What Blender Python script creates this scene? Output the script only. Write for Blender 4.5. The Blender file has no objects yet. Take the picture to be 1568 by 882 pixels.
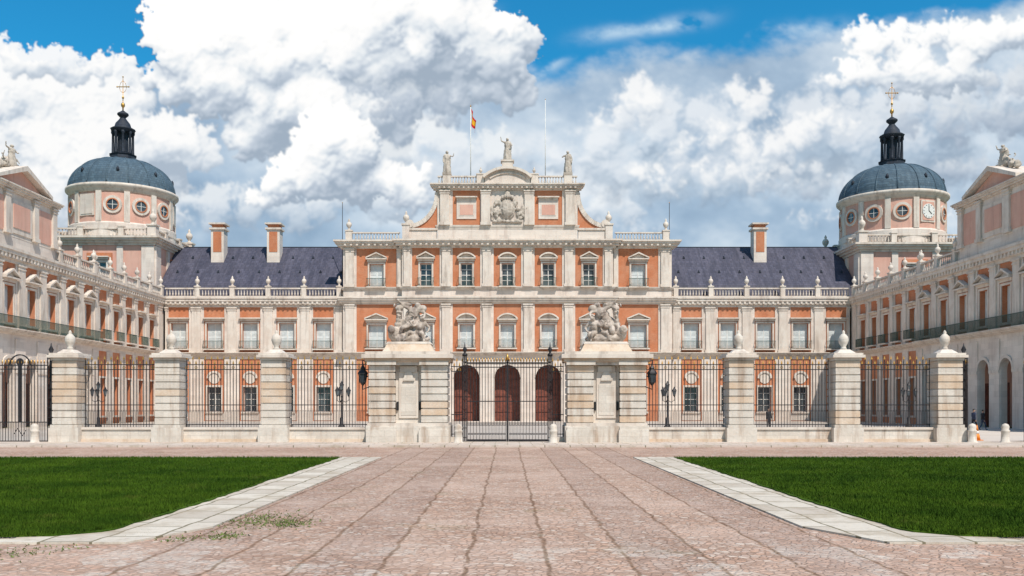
import bpy, bmesh, math, random
import numpy as np
from mathutils import Vector, Matrix, noise
random.seed(7)
rng=np.random.default_rng(5)
sc=bpy.context.scene
COL=sc.collection

# ------------------------------------------------------------------ node DSL
class NT:
    def __init__(s,nt): s.nt=nt; s.N=nt.nodes; s.L=nt.links
    def node(s,t,**k):
        n=s.N.new(t)
        for a,v in k.items(): setattr(n,a,v)
        return n
    def put(s,sock,val):
        if isinstance(val,bpy.types.NodeSocket): s.L.new(val,sock)
        elif val is not None: sock.default_value=val
    def m(s,op,a,b=None,c=None,clamp=False):
        n=s.node('ShaderNodeMath',operation=op); n.use_clamp=clamp
        s.put(n.inputs[0],a)
        if b is not None: s.put(n.inputs[1],b)
        if c is not None: s.put(n.inputs[2],c)
        return n.outputs[0]
    def vm(s,op,a,b=None):
        n=s.node('ShaderNodeVectorMath',operation=op)
        s.put(n.inputs[0],a)
        if b is not None: s.put(n.inputs[1],b)
        return n.outputs[0]
    def mix(s,f,a,b,blend='MIX'):
        n=s.node('ShaderNodeMix',data_type='RGBA',blend_type=blend)
        s.put(n.inputs[0],f); s.put(n.inputs[6],a); s.put(n.inputs[7],b)
        return n.outputs[2]
    def comb(s,x,y,z):
        n=s.node('ShaderNodeCombineXYZ'); s.put(n.inputs[0],x); s.put(n.inputs[1],y); s.put(n.inputs[2],z); return n.outputs[0]
    def sep(s,v):
        n=s.node('ShaderNodeSeparateXYZ'); s.put(n.inputs[0],v); return n.outputs
    def noise(s,v,scale,detail=3,rough=.55,dist=0,dim='3D'):
        n=s.node('ShaderNodeTexNoise',noise_dimensions=dim)
        s.put(n.inputs['Vector'],v); n.inputs['Scale'].default_value=scale
        n.inputs['Detail'].default_value=detail; n.inputs['Roughness'].default_value=rough
        n.inputs['Distortion'].default_value=dist
        return n.outputs
    def ss(s,x,lo,hi):
        n=s.node('ShaderNodeMapRange',interpolation_type='SMOOTHSTEP')
        s.put(n.inputs[0],x); n.inputs[1].default_value=lo; n.inputs[2].default_value=hi
        return n.outputs[0]
    def lin(s,x,lo,hi,a=0.,b=1.):
        n=s.node('ShaderNodeMapRange'); s.put(n.inputs[0],x)
        n.inputs[1].default_value=lo; n.inputs[2].default_value=hi; n.inputs[3].default_value=a; n.inputs[4].default_value=b
        return n.outputs[0]
def c4(c): return (c[0],c[1],c[2],1)
def newmat(name,rough=.8,metal=0,spec=.3):
    m=bpy.data.materials.new(name); m.use_nodes=True
    t=NT(m.node_tree); t.N.clear()
    o=t.node('ShaderNodeOutputMaterial'); p=t.node('ShaderNodeBsdfPrincipled')
    t.L.new(p.outputs[0],o.inputs[0]); p.inputs['Roughness'].default_value=rough
    p.inputs['Metallic'].default_value=metal; p.inputs['Specular IOR Level'].default_value=spec
    return m,t,p
def pos(t): return t.node('ShaderNodeNewGeometry').outputs['Position']
def bump(t,p,h,st=.3,d=.02):
    b=t.node('ShaderNodeBump'); b.inputs['Strength'].default_value=st; b.inputs['Distance'].default_value=d
    t.put(b.inputs['Height'],h); t.L.new(b.outputs[0],p.inputs['Normal'])
def wallmat(name,c1,c2,stain,stain_amt=.5,s1=.5,rough=.85,joints=None,bst=.3,fine=14):
    m,t,p=newmat(name,rough)
    P=pos(t); x,y,z=t.sep(P)
    n1=t.noise(P,s1,4,.6)[0]
    n2=t.noise(P,fine,2,.6)[0]
    streak=t.noise(t.comb(t.m('MULTIPLY',x,1.6),t.m('MULTIPLY',y,1.6),t.m('MULTIPLY',z,.22)),1.0,4,.65)[0]
    col=t.mix(t.ss(n1,.35,.65),c4(c1),c4(c2))
    col=t.mix(t.m('MULTIPLY',t.ss(streak,.48,.72),stain_amt),col,c4(stain))
    col=t.mix(t.lin(n2,.3,.7,.0,.22),col,c4(tuple(k*.6 for k in c1)))
    h=n2
    if joints:
        bw,bh,dk=joints
        b=t.node('ShaderNodeTexBrick'); t.put(b.inputs['Vector'],t.comb(t.m('ADD',x,y),z,0.))
        b.inputs['Color1'].default_value=(1,1,1,1); b.inputs['Color2'].default_value=(.86,.86,.86,1)
        b.inputs['Mortar'].default_value=(dk,dk,dk,1); b.inputs['Scale'].default_value=1
        b.inputs['Mortar Size'].default_value=.012; b.inputs['Brick Width'].default_value=bw; b.inputs['Row Height'].default_value=bh
        col=t.mix(1.,col,b.outputs[0],'MULTIPLY')
    t.L.new(col,p.inputs['Base Color']); bump(t,p,h,bst,.02)
    return m
def plain(name,c,rough=.6,metal=0,var=.25,sc_=3,spec=.4):
    m,t,p=newmat(name,rough,metal,spec)
    n=t.noise(pos(t),sc_,3,.6)[0]
    col=t.mix(t.ss(n,.3,.7),c4(tuple(k*(1-var) for k in c)),c4(tuple(min(1,k*(1+var*.5)) for k in c)))
    t.L.new(col,p.inputs['Base Color']); return m

STONE=wallmat('limestone_wall',(.71,.60,.52),(.77,.68,.60),(.48,.37,.31),.5,.35,joints=(1.3,.55,.86))
TRIM=wallmat('limestone_trim',(.71,.63,.55),(.63,.53,.45),(.31,.245,.20),.65,.8)
BRICK=wallmat('brick_wall',(.58,.205,.095),(.62,.27,.15),(.40,.15,.085),.5,.6,joints=(.28,.08,.78))
PINK=wallmat('pink_stucco',(.64,.35,.27),(.68,.41,.32),(.42,.25,.20),.5,.4)
PIER=wallmat('pier_stone',(.65,.57,.49),(.73,.66,.58),(.38,.26,.18),.8,1.1,fine=9,bst=.6,joints=(1.1,.42,.8))
OCHRE=wallmat('pier_stone_ochre',(.61,.45,.32),(.67,.55,.44),(.39,.26,.17),.7,1.2,fine=9,bst=.6)
STAT=wallmat('statue_stone',(.56,.49,.42),(.42,.36,.30),(.18,.14,.115),.7,2.2,fine=12,bst=.6)
STATD=wallmat('weathered_sculpture_stone',(.60,.51,.44),(.38,.31,.25),(.14,.10,.085),.9,2.6,fine=16,bst=.8)
SHUT=plain('painted_shutter',(.66,.69,.68),.5,0,.12,1.5)
FRAME=plain('white_window_frame',(.74,.71,.66),.5,0,.1)
DOOR=plain('brown_wood_door',(.21,.062,.038),.6,0,.35,2)
IRON=plain('wrought_iron',(.03,.026,.028),.5,.2,.4,8)
GREEN=plain('green_iron',(.03,.08,.06),.5,.2,.3,6)
GOLD=plain('gilded_iron',(.60,.33,.09),.4,.7,.3,8)
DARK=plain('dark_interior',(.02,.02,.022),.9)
WHITE=plain('white_paint',(.72,.70,.66),.6,0,.15,6)
m,t,p=newmat('window_glass',.12,0,.6)
n=t.noise(pos(t),.7,2)[0]; t.L.new(t.mix(t.ss(n,.35,.65),(.03,.04,.05,1),(.12,.14,.15,1)),p.inputs['Base Color']); GLASS=m
def slate(name,a,b,c,ang=False,rough=.65):
    m,t,p=newmat(name,rough,0,.3)
    P=pos(t); x,y,z=t.sep(P)
    st=t.noise(t.comb(t.m('MULTIPLY',x,1.6),t.m('MULTIPLY',y,.25),t.m('MULTIPLY',z,.12)),1.,5,.75)[0]
    n=t.noise(P,4,3,.7)[0]
    col=t.mix(t.ss(st,.35,.7),c4(a),c4(b)); col=t.mix(t.m('MULTIPLY',t.ss(n,.55,.75),.5),col,c4(c))
    br=t.node('ShaderNodeTexBrick'); t.put(br.inputs['Vector'],t.comb(t.m('ADD',x,y) if ang else x,z,0.)); br.inputs['Scale'].default_value=1
    br.inputs['Brick Width'].default_value=.55; br.inputs['Row Height'].default_value=.32; br.inputs['Mortar Size'].default_value=.03
    br.inputs['Color1'].default_value=(1,1,1,1); br.inputs['Color2'].default_value=(.65,.65,.65,1); br.inputs['Mortar'].default_value=(.5,.5,.5,1)
    col=t.mix(.8,col,br.outputs[0],'MULTIPLY')
    if not ang:
        seam=t.m('PINGPONG',x,2.6); sf=t.ss(seam,.12,.0); col=t.mix(t.m('MULTIPLY',sf,.55),col,(.035,.035,.05,1))
    t.L.new(col,p.inputs['Base Color']); bump(t,p,n,.3,.03); return m
SLATE=slate('slate_roof',(.058,.058,.088),(.11,.105,.145),(.20,.16,.18))
LEAD=slate('dome_slate',(.065,.108,.148),(.105,.158,.20),(.19,.22,.235),True,.75)
SPIRE=slate('spire_slate',(.022,.028,.042),(.04,.05,.07),(.07,.08,.09),True)

# ------------------------------------------------------------------ builder
class B:
    def __init__(s): s.V=[];s.F=[];s.I=[];s.S=[];s.mats=[];s.T=lambda u,v,z:(u,v,z)
    def mi(s,m):
        if m not in s.mats: s.mats.append(m)
        return s.mats.index(m)
    def add(s,pts,faces,mat,smooth=False):
        o=len(s.V); T=s.T
        s.V.extend([T(*q) for q in pts]); k=s.mi(mat)
        for f in faces: s.F.append([i+o for i in f]); s.I.append(k); s.S.append(smooth)
    def hexa(s,p,mat): s.add(p,[(0,1,2,3),(4,7,6,5),(0,4,5,1),(1,5,6,2),(2,6,7,3),(3,7,4,0)],mat)
    def box(s,u0,u1,v0,v1,z0,z1,mat):
        s.hexa([(u0,v0,z0),(u1,v0,z0),(u1,v1,z0),(u0,v1,z0),(u0,v0,z1),(u1,v0,z1),(u1,v1,z1),(u0,v1,z1)],mat)
    def frus(s,uc,vc,h0,h1,z0,z1,mat,k0=None,k1=None):
        k0=k0 or h0;k1=k1 or h1
        s.hexa([(uc-h0,vc-k0,z0),(uc+h0,vc-k0,z0),(uc+h0,vc+k0,z0),(uc-h0,vc+k0,z0),(uc-h1,vc-k1,z1),(uc+h1,vc-k1,z1),(uc+h1,vc+k1,z1),(uc-h1,vc+k1,z1)],mat)
    def prism(s,poly,v0,v1,mat):
        n=len(poly); pts=[(a,v0,b) for a,b in poly]+[(a,v1,b) for a,b in poly]
        fs=[tuple(range(n)),tuple(range(2*n-1,n-1,-1))]+[(i,(i+1)%n,n+(i+1)%n,n+i) for i in range(n)]
        s.add(pts,fs,mat)
    def lathe(s,uc,vc,prof,mat,seg=12,smooth=True,ph=0):
        pts=[];fs=[]
        for r,z in prof:
            for k in range(seg):
                a=2*math.pi*k/seg+ph; pts.append((uc+r*math.cos(a),vc+r*math.sin(a),z))
        for i in range(len(prof)-1):
            for k in range(seg): fs.append((i*seg+k,i*seg+(k+1)%seg,(i+1)*seg+(k+1)%seg,(i+1)*seg+k))
        fs.append(tuple(range(seg))); fs.append(tuple((len(prof)-1)*seg+k for k in range(seg)))
        s.add(pts,fs,mat,smooth)
    def ring(s,uc,zc,r0,r1,v0,v1,mat,a0=0,a1=2*math.pi,n=20):
        for i in range(n):
            a=a0+(a1-a0)*i/n; b=a0+(a1-a0)*(i+1)/n
            q=[(uc+r*math.cos(t_),zc+r*math.sin(t_)) for r,t_ in((r0,a),(r1,a),(r1,b),(r0,b))]
            s.hexa([(x,v0,z) for x,z in q]+[(x,v1,z) for x,z in q],mat)
    def disc(s,uc,zc,r,v0,v1,mat,n=20): s.prism([(uc+r*math.cos(2*math.pi*i/n),zc+r*math.sin(2*math.pi*i/n)) for i in range(n)],v0,v1,mat)
    def tube(s,P,r,mat,seg=6):
        P=[Vector(p) for p in P]; pts=[];fs=[]
        for i,p in enumerate(P):
            d=(P[min(i+1,len(P)-1)]-P[max(i-1,0)]).normalized()
            a=d.cross(Vector((0,0,1)));
            if a.length<.05: a=d.cross(Vector((1,0,0)))
            a.normalize(); b=d.cross(a)
            rr=r[i] if isinstance(r,(list,tuple)) else r
            for k in range(seg):
                t_=2*math.pi*k/seg; q=p+a*rr*math.cos(t_)+b*rr*math.sin(t_); pts.append(tuple(q))
        for i in range(len(P)-1):
            for k in range(seg): fs.append((i*seg+k,i*seg+(k+1)%seg,(i+1)*seg+(k+1)%seg,(i+1)*seg+k))
        fs.append(tuple(range(seg)));fs.append(tuple((len(P)-1)*seg+k for k in range(seg)))
        s.add(pts,fs,mat,True)
    def geo(s,g,M,mat,smooth=True):
        s.add([tuple(M@Vector(v)) for v in g[0]],g[1],mat,smooth)
    def obj(s,name,parent=None,fix=True):
        me=bpy.data.meshes.new(name); me.from_pydata(s.V,[],s.F)
        for m in s.mats: me.materials.append(m)
        me.polygons.foreach_set('material_index',s.I); me.polygons.foreach_set('use_smooth',s.S)
        if fix:
            bm=bmesh.new(); bm.from_mesh(me); bmesh.ops.recalc_face_normals(bm,faces=bm.faces); bm.to_mesh(me); bm.free()
        me.update(); ob=bpy.data.objects.new(name,me); COL.objects.link(ob)
        if parent: ob.parent=parent
        return ob
def empty(name):
    e=bpy.data.objects.new(name,None); COL.objects.link(e); return e

# ------------------------------------------------------------------ architectural helpers
def hole_wall(b,u0,u1,z0,z1,h0,h1,k0,k1,v0,v1,m):
    if h0>u0: b.box(u0,h0,v0,v1,z0,z1,m)
    if u1>h1: b.box(h1,u1,v0,v1,z0,z1,m)
    if k0>z0: b.box(h0,h1,v0,v1,z0,k0,m)
    if z1>k1: b.box(h0,h1,v0,v1,k1,z1,m)
def arch_wall(b,u0,u1,z0,z1,uc,r,zs,v0,v1,m,n=14):
    if uc-r>u0: b.box(u0,uc-r,v0,v1,z0,z1,m)
    if u1>uc+r: b.box(uc+r,u1,v0,v1,z0,z1,m)
    for i in range(n):
        a=math.pi*i/n; c=math.pi*(i+1)/n
        x0,y0=uc+r*math.cos(a),zs+r*math.sin(a); x1,y1=uc+r*math.cos(c),zs+r*math.sin(c)
        q=[(x0,y0),(x0,z1),(x1,z1),(x1,y1)]
        b.hexa([(x,v0,z) for x,z in q]+[(x,v1,z) for x,z in q],m)
def sash(b,uc,w,z0,z1,v,style):
    h=w/2
    if style=='shut':
        b.box(uc-h,uc+h,v-.12,v-.06,z0,z1,SHUT)
        for s_ in(-1,1):
            c=uc+s_*h/2
            for zz0,zz1 in((z0+.12,z0+(z1-z0)*.46),(z0+(z1-z0)*.52,z1-.12)):
                n=int((zz1-zz0)/.16)
                for i in range(n):
                    q=zz0+(zz1-zz0)*(i+.1)/n; b.box(c-h/2+.12,c+h/2-.12,v-.06,v-.03,q,q+.09,SHUT)
        b.box(uc-.04,uc+.04,v-.06,v-.02,z0,z1,FRAME)
    else:
        b.box(uc-h,uc+h,v-.16,v-.10,z0,z1,GLASS)
        for x in(-h+.05,0,h-.05): b.box(uc+x-.05,uc+x+.05,v-.10,v-.03,z0,z1,FRAME)
        n=4
        for i in range(n+1):
            q=z0+(z1-z0-.09)*i/n; b.box(uc-h,uc+h,v-.10,v-.045,q,q+.08,FRAME)
def hood(b,uc,w,z,v,kind,m):
    h=w/2+.42
    b.box(uc-h+.12,uc+h-.12,v,v+.16,z,z+.28,m)
    b.box(uc-h,uc+h,v,v+.5,z+.28,z+.42,m)
    zz=z+.42
    if kind=='tri':
        b.prism([(uc-h+.1,zz),(uc+h-.1,zz),(uc,zz+.55)],v,v+.14,m)
        for s_ in(-1,1): b.prism([(uc+s_*h,zz),(uc+s_*h,zz+.15),(uc,zz+.78),(uc,zz+.6)],v,v+.54,m)
    elif kind=='seg':
        n=10; R=h/math.sin(.95); cz=zz-R*math.cos(.95)
        b.prism([(uc-h+.08,zz)]+[(uc+(R-.15)*math.sin(-.9+1.8*i/n),cz+(R-.15)*math.cos(-.9+1.8*i/n)) for i in range(n+1)]+[(uc+h-.08,zz)],v,v+.14,m)
        b.ring(uc,cz,R-.12,R+.06,v,v+.54,m,math.pi/2-.95,math.pi/2+.95,12)
def rail(b,u0,u1,v,z0,h,m,sp=.16,r=.018,ends=True,vw=None):
    b.box(u0,u1,v-.03,v+.03,z0+h-.05,z0+h,m); b.box(u0,u1,v-.02,v+.02,z0+.06,z0+.1,m)
    n=max(2,int((u1-u0)/sp))
    for i in range(n+1):
        x=u0+.02+(u1-u0-.04)*i/n; b.box(x-r,x+r,v-r,v+r,z0+.1,z0+h-.05,m)
def window(b,uc,w,z0,z1,v,style='shut',hk='flat',bal=None,m=TRIM,rec=.42):
    h=w/2
    sash(b,uc,w,z0,z1,v-rec,style)
    fw=.2
    b.box(uc-h-fw,uc-h,v,v+.1,z0,z1+fw,m); b.box(uc+h,uc+h+fw,v,v+.1,z0,z1+fw,m); b.box(uc-h,uc+h,v,v+.1,z1,z1+fw,m)
    b.box(uc-h-.3,uc+h+.3,v,v+.22,z0-.2,z0,m)
    if hk: hood(b,uc,w,z1+fw+.08,v,hk,m)
    if bal:
        b.box(uc-h-.35,uc+h+.35,v+.22,v+.62,z0-.2,z0-.08,m)
        rail(b,uc-h-.3,uc+h+.3,v+.58,z0-.08,1.05,bal)
        for s_ in(-1,1): b.box(uc+s_*(h+.3)-.02,uc+s_*(h+.3)+.02,v+.1,v+.58,z0+.92,z0+.97,bal)
def cornice(b,u0,u1,v,z0,z1,proj,m,back=.6,e0=1,e1=1,dent=0):
    st=[(.25,.3),(.55,.62),(.8,.85),(1.,1.)]; zz=z0
    for f,pr in st:
        z=z0+(z1-z0)*f; q=proj*pr; b.box(u0-q*e0,u1+q*e1,v-back,v+q,zz,z,m); zz=z
    if dent:
        n=int((u1-u0)/dent)
        for i in range(n):
            x=u0+(i+.5)*(u1-u0)/n; za=z0+(z1-z0)*.30; zb=z0+(z1-z0)*.55
            b.box(x-dent*.2,x+dent*.2,v+proj*.63,v+proj*.8,za,zb,m)
def vase(b,u,v,z,s,m):
    b.lathe(u,v,[(.16*s,z),(.16*s,z+.06*s),(.07*s,z+.14*s),(.10*s,z+.2*s),(.22*s,z+.38*s),(.24*s,z+.52*s),(.18*s,z+.65*s),(.07*s,z+.74*s),(.10*s,z+.83*s),(.02*s,z+1.0*s)],m,10)
def balus(b,u0,u1,v,z0,h,m,piers=(),sp=.38,fin=1.0,pw=.35):
    b.box(u0,u1,v-.16,v+.16,z0,z0+.16,m); b.box(u0,u1,v-.17,v+.17,z0+h-.16,z0+h,m)
    n=int((u1-u0)/sp)
    for i in range(n):
        x=u0+(i+.5)*(u1-u0)/n
        if any(abs(x-q)<pw+.1 for q in piers): continue
        a=z0+.16; H=h-.32
        b.lathe(x,v,[(.06,a),(.10,a+.3*H),(.045,a+.65*H),(.07,a+H)],m,6)
    for q in piers:
        b.box(q-pw,q+pw,v-pw*.8,v+pw*.8,z0+.004,z0+h+.1,m); b.box(q-pw-.07,q+pw+.07,v-pw*.8-.07,v+pw*.8+.07,z0+h+.1,z0+h+.24,m)
        if fin: vase(b,q,v,z0+h+.24,fin,m)
def pilaster(b,u,w,v,z0,z1,m,pr=.18):
    h=w/2
    b.box(u-h-.1,u+h+.1,v,v+pr+.08,z0,z0+.35,m); b.box(u-h,u+h,v,v+pr,z0+.35,z1-.45,m)
    b.box(u-h-.07,u+h+.07,v,v+pr+.06,z1-.45,z1-.33,m); b.box(u-h-.03,u+h+.03,v,v+pr+.02,z1-.33,z1-.16,m); b.box(u-h-.12,u+h+.12,v,v+pr+.12,z1-.16,z1,m)

# ------------------------------------------------------------------ organic helpers
def grab(ob):
    dg=bpy.context.evaluated_depsgraph_get(); ev=ob.evaluated_get(dg); m=ev.to_mesh()
    g=([tuple(v.co) for v in m.vertices],[tuple(p.vertices) for p in m.polygons]); ev.to_mesh_clear()
    me=ob.data; bpy.data.objects.remove(ob); bpy.data.meshes.remove(me); return g
def skin_geo(V,E,R,sub=1):
    me=bpy.data.meshes.new('tmp'); me.from_pydata(V,E,[]); ob=bpy.data.objects.new('tmp',me); COL.objects.link(ob)
    ob.modifiers.new('s','SKIN')
    for i,r in enumerate(R):
        sv=me.skin_vertices[0].data[i]
        sv.radius=(r,r) if not isinstance(r,tuple) else r
        sv.use_root=(i==0)
    if sub: md=ob.modifiers.new('u','SUBSURF'); md.levels=sub; md.render_levels=sub
    return grab(ob)
def sphere_geo(c,r,M=None,sub=2):
    bm=bmesh.new(); bmesh.ops.create_icosphere(bm,subdivisions=sub,radius=1)
    V=[]
    for v in bm.verts:
        q=Vector((v.co.x*r[0],v.co.y*r[1],v.co.z*r[2]))
        if M: q=M@q
        V.append(tuple(q+Vector(c)))
    F=[tuple(x.index for x in f.verts) for f in bm.faces]; bm.free(); return V,F
def lathe_geo(prof,seg=14,fold=0.,n=5):
    V=[];F=[]
    for r,z in prof:
        for k in range(seg):
            a=2*math.pi*k/seg; q=r*(1+fold*math.sin(n*a+z*2)); V.append((q*math.cos(a),q*.8*math.sin(a),z))
    for i in range(len(prof)-1):
        for k in range(seg): F.append((i*seg+k,i*seg+(k+1)%seg,(i+1)*seg+(k+1)%seg,(i+1)*seg+k))
    F.append(tuple(range(seg))); F.append(tuple((len(prof)-1)*seg+k for k in range(seg))); return V,F
def join(gs):
    V=[];F=[]
    for v,f in gs:
        o=len(V); V+=list(v); F+=[tuple(i+o for i in q) for q in f]
    return V,F
def xf(g,M): return [tuple(M@Vector(v)) for v in g[0]],g[1]
def remesh(g,vox,amp=.02,fr=6,dec=1.):
    me=bpy.data.meshes.new('tmp'); me.from_pydata(g[0],[],g[1]); ob=bpy.data.objects.new('tmp',me); COL.objects.link(ob)
    bm=bmesh.new(); bm.from_mesh(me); bmesh.ops.recalc_face_normals(bm,faces=bm.faces); bm.to_mesh(me); bm.free()
    md=ob.modifiers.new('r','REMESH'); md.mode='VOXEL'; md.voxel_size=vox
    if dec<1: d=ob.modifiers.new('d','DECIMATE'); d.ratio=dec
    V,F=grab(ob)
    if amp: V=[tuple(Vector(v)+amp*Vector(noise.noise_vector(Vector(v)*fr))) for v in V]
    return V,F
JN=['pel','che','nec','hea','top','shL','elL','wrL','haL','shR','elR','wrR','haR','hiL','knL','anL','toL','hiR','knR','anR','toR','nose']
BASE=dict(pel=(0,0,.97),che=(0,0,1.28),nec=(0,.01,1.49),hea=(0,-.01,1.60),top=(0,-.005,1.70),
 shL=(-.17,0,1.42),elL=(-.24,.02,1.13),wrL=(-.26,-.05,.88),haL=(-.26,-.08,.77),shR=(.17,0,1.42),elR=(.24,.02,1.13),wrR=(.26,-.05,.88),haR=(.26,-.08,.77),
 hiL=(-.10,0,.90),knL=(-.11,-.02,.50),anL=(-.11,.03,.09),toL=(-.13,-.14,.035),hiR=(.10,0,.90),knR=(.11,-.02,.50),anR=(.11,.03,.09),toR=(.13,-.14,.035),nose=(0,-.11,1.6))
RAD=dict(pel=.13,che=.15,nec=.055,hea=.095,top=.07,shL=.065,elL=.045,wrL=.03,haL=.035,shR=.065,elR=.045,wrR=.03,haR=.035,hiL=.095,knL=.06,anL=.04,toL=.035,hiR=.095,knR=.06,anR=.04,toR=.035,nose=.02)
ED=[('pel','che'),('che','nec'),('nec','hea'),('hea','top'),('che','shL'),('shL','elL'),('elL','wrL'),('wrL','haL'),('che','shR'),('shR','elR'),('elR','wrR'),('wrR','haR'),('pel','hiL'),('hiL','knL'),('knL','anL'),('anL','toL'),('pel','hiR'),('hiR','knR'),('knR','anR'),('anR','toR')]
def human(pose={},fat=1.,sub=1):
    P=dict(BASE); P.update(pose); N=[j for j in JN if j!='nose']
    V=[P[j] for j in N]; E=[(N.index(a),N.index(b)) for a,b in ED]; R=[RAD[j]*fat for j in N]
    return skin_geo(V,E,R,sub)

# ==================================================================== PALACE
D=116.7
palace=empty('royal_palace')
b=B(); b.T=lambda u,v,z:(u,D-v,z)
CB=[(-16.7,2.55),(-10.35,1.75),(-5.2,1.75),(0,1.75),(5.2,1.75),(10.35,1.75),(16.7,2.55)]
def storey(b,bays,ua,ub,z0,z1,v,wfun,pm=BRICK,pil=True,pr=.18):
    prev=ua
    for c,h in bays:
        b.box(prev,c-h,v-.6,v+.10,z0,z1,STONE)
        wfun(b,c,h,z0,z1,v)
        if pil: pilaster(b,(prev+c-h)/2,min(1.1,(c-h-prev)*.62),v+.10,z0,z1,TRIM,pr)
        prev=c+h
    b.box(prev,ub,v-.6,v+.10,z0,z1,STONE)
    if pil: pilaster(b,(prev+ub)/2,min(1.1,(ub-prev)*.62),v+.10,z0,z1,TRIM,pr)
def mk_first(styles,w,wz0,wz1,hk,bal=None):
    def f(b,c,h,z0,z1,v):
        ww=w if h<2 else w*1.22
        hole_wall(b,c-h,c+h,z0,z1,c-ww/2,c+ww/2,wz0,wz1,v-.6,v,BRICK)
        window(b,c,ww,wz0,wz1,v,styles(c),hk(c),bal)
    return f
hkf=lambda c:'tri' if round(abs(c)) in(10,17) else 'seg'
for (ua,ub,bays,v) in((-20.95,-13.4,CB[:1],0),(-13.4,13.4,CB[1:6],.6),(13.4,20.95,CB[6:],0)):
    storey(b,bays,ua,ub,8.8,14.9,v,mk_first(lambda c:'shut',1.75,9.35,12.3,hkf,GREEN),pr=.24)
    storey(b,bays,ua,ub,17.1,22.0,v,mk_first(lambda c:'glass' if abs(c)<11 else 'shut',1.5,17.2,20.05,hkf,GREEN),pr=.24)
    cornice(b,ua,ub,v,14.9,15.8,.7,TRIM,.6,1,1)
    b.box(ua,ub,v-.6,v+.02,15.8,16.7,STONE); cornice(b,ua,ub,v,16.7,17.1,.3,TRIM,.6,1,1)
    cornice(b,ua,ub,v,22.0,23.0,1.1,TRIM,.7,1,1,.7)
    b.box(ua,ub,v-.6,v+.02,7.95,8.35,STONE); cornice(b,ua,ub,v,8.35,8.8,.65,TRIM,.6,1,1)
    prev=ua
    for c,h in bays:
        b.box(prev,c-h,v-.6,v+.10,0,7.95,STONE)
        if abs(c)<6:
            arch_wall(b,c-h,c+h,0,7.95,c,1.62,5.55,v-.6,v,STONE)
            b.box(c-h,c+h,v-2.1,v-1.9,0,7.95,DOOR)
            b.ring(c,5.55,1.62,1.75,v+.0,v+.12,TRIM,0,math.pi,16)
            for x in(-1,-.33,.33,1): b.box(c+x*1.3-.05,c+x*1.3+.05,v-1.9,v-1.84,0,6.9,DOOR)
            for zz in(1.2,3.2,5.2): b.box(c-1.6,c+1.6,v-1.84,v-1.8,zz,zz+.1,DOOR)
        else:
            hole_wall(b,c-h,c+h,0,7.95,c-.95,c+.95,1.2,4.3,v-.6,v,BRICK)
            window(b,c,1.9,1.2,4.3,v,'glass',None)
            b.disc(c,5.6,.75,v,v+.08,TRIM); b.ring(c,5.6,.75,.98,v,v+.2,TRIM,0,math.pi,10)
            for i in range(9): b.box(c-.95+i*.24-.015,c-.95+i*.24+.015,v+.1,v+.13,1.2,4.3,IRON)
        prev=c+h
    b.box(prev,ub,v-.6,v+.10,0,7.95,STONE)
balus(b,-20.7,-13.7,.1,23.0,1.1,TRIM,(-20.2,-12.7),.38,1.5,.4)
balus(b,13.7,20.7,.1,23.0,1.1,TRIM,(20.2,12.7),.38,1.5,.4)
for s_ in(-1,1):
    b.box(min(s_*9,s_*12.9),max(s_*9,s_*12.9),-.3,.5,23.0,24.3,STONE)
    b.box(min(s_*8.9,s_*13.1),max(s_*8.9,s_*13.1),-.35,.65,24.3,24.55,TRIM)
    b.box(s_*12.9-.45,s_*12.9+.45,-.4,.75,23.0,24.9,STONE); b.box(s_*12.9-.55,s_*12.9+.55,-.5,.85,24.9,25.1,TRIM); vase(b,s_*12.9,.2,25.1,1.7,TRIM)
b.box(-20.9,20.9,-14,-3.8,0,22.9,STONE)
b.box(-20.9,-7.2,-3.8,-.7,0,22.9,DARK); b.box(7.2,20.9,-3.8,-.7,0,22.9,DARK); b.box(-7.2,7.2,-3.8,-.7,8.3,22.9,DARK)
# attic
v=.5
b.box(-8.9,8.9,-2.5,v-.6,23.0,29.3,STONE)
prev=-8.9
for c,h in((-5.2,1.75),(5.2,1.75)):
    b.box(prev,c-h,v-.6,v+.10,23.0,29.3,STONE); b.box(c-h,c+h,v-.6,v,24.9,29.3,BRICK); b.box(c-h,c+h,v-.6,v+.10,23.0,24.9,STONE)
    b.box(c-1.25,c+1.25,v,v+.1,25.7,28.1,STONE); hood(b,c,1.9,28.1,v,'flat',TRIM)
    b.box(c-.95,c+.95,v+.1,v+.14,26.1,27.6,STONE); b.box(c-.85,c+.85,v+.14,v+.16,26.2,27.5,PINK)
    prev=c+h
b.box(prev,8.9,v-.6,v+.10,23.0,29.3,STONE)
for x in(-7.95,-2.75,2.75,7.95): pilaster(b,x,1.15,v+.10,24.9,29.3,TRIM,.3)
cornice(b,-8.9,8.9,v,24.3,24.9,.25,TRIM,.5); cornice(b,-8.9,8.9,v,29.3,30.1,.9,TRIM,.9,1,1,.6)
balus(b,-8.9,-3.1,.2,30.1,1.15,TRIM,(-7.7,-3.4),.36,0,.5); balus(b,3.1,8.9,.2,30.1,1.15,TRIM,(7.7,3.4),.36,0,.5)
for s_ in(-1,1):vase(b,s_*3.4,.2,31.5,.9,TRIM)
R=4.6; cz=27.6
b.prism([(-3,30.1)]+[(R*math.sin(-.7+1.4*i/14),cz+R*math.cos(-.7+1.4*i/14)) for i in range(15)]+[(3,30.1)],-.4,v+.1,STONE)
b.ring(0,cz,R-.2,R+.12,-.45,v+.6,TRIM,math.pi/2-.74,math.pi/2+.74,16); b.ring(0,cz,R-.75,R-.55,-.3,v+.25,TRIM,math.pi/2-.6,math.pi/2+.6,16)
b.box(-.7,.7,-.5,.7,32.2,33.0,TRIM); b.box(-.85,.85,-.6,.8,33.0,33.2,TRIM)
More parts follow.
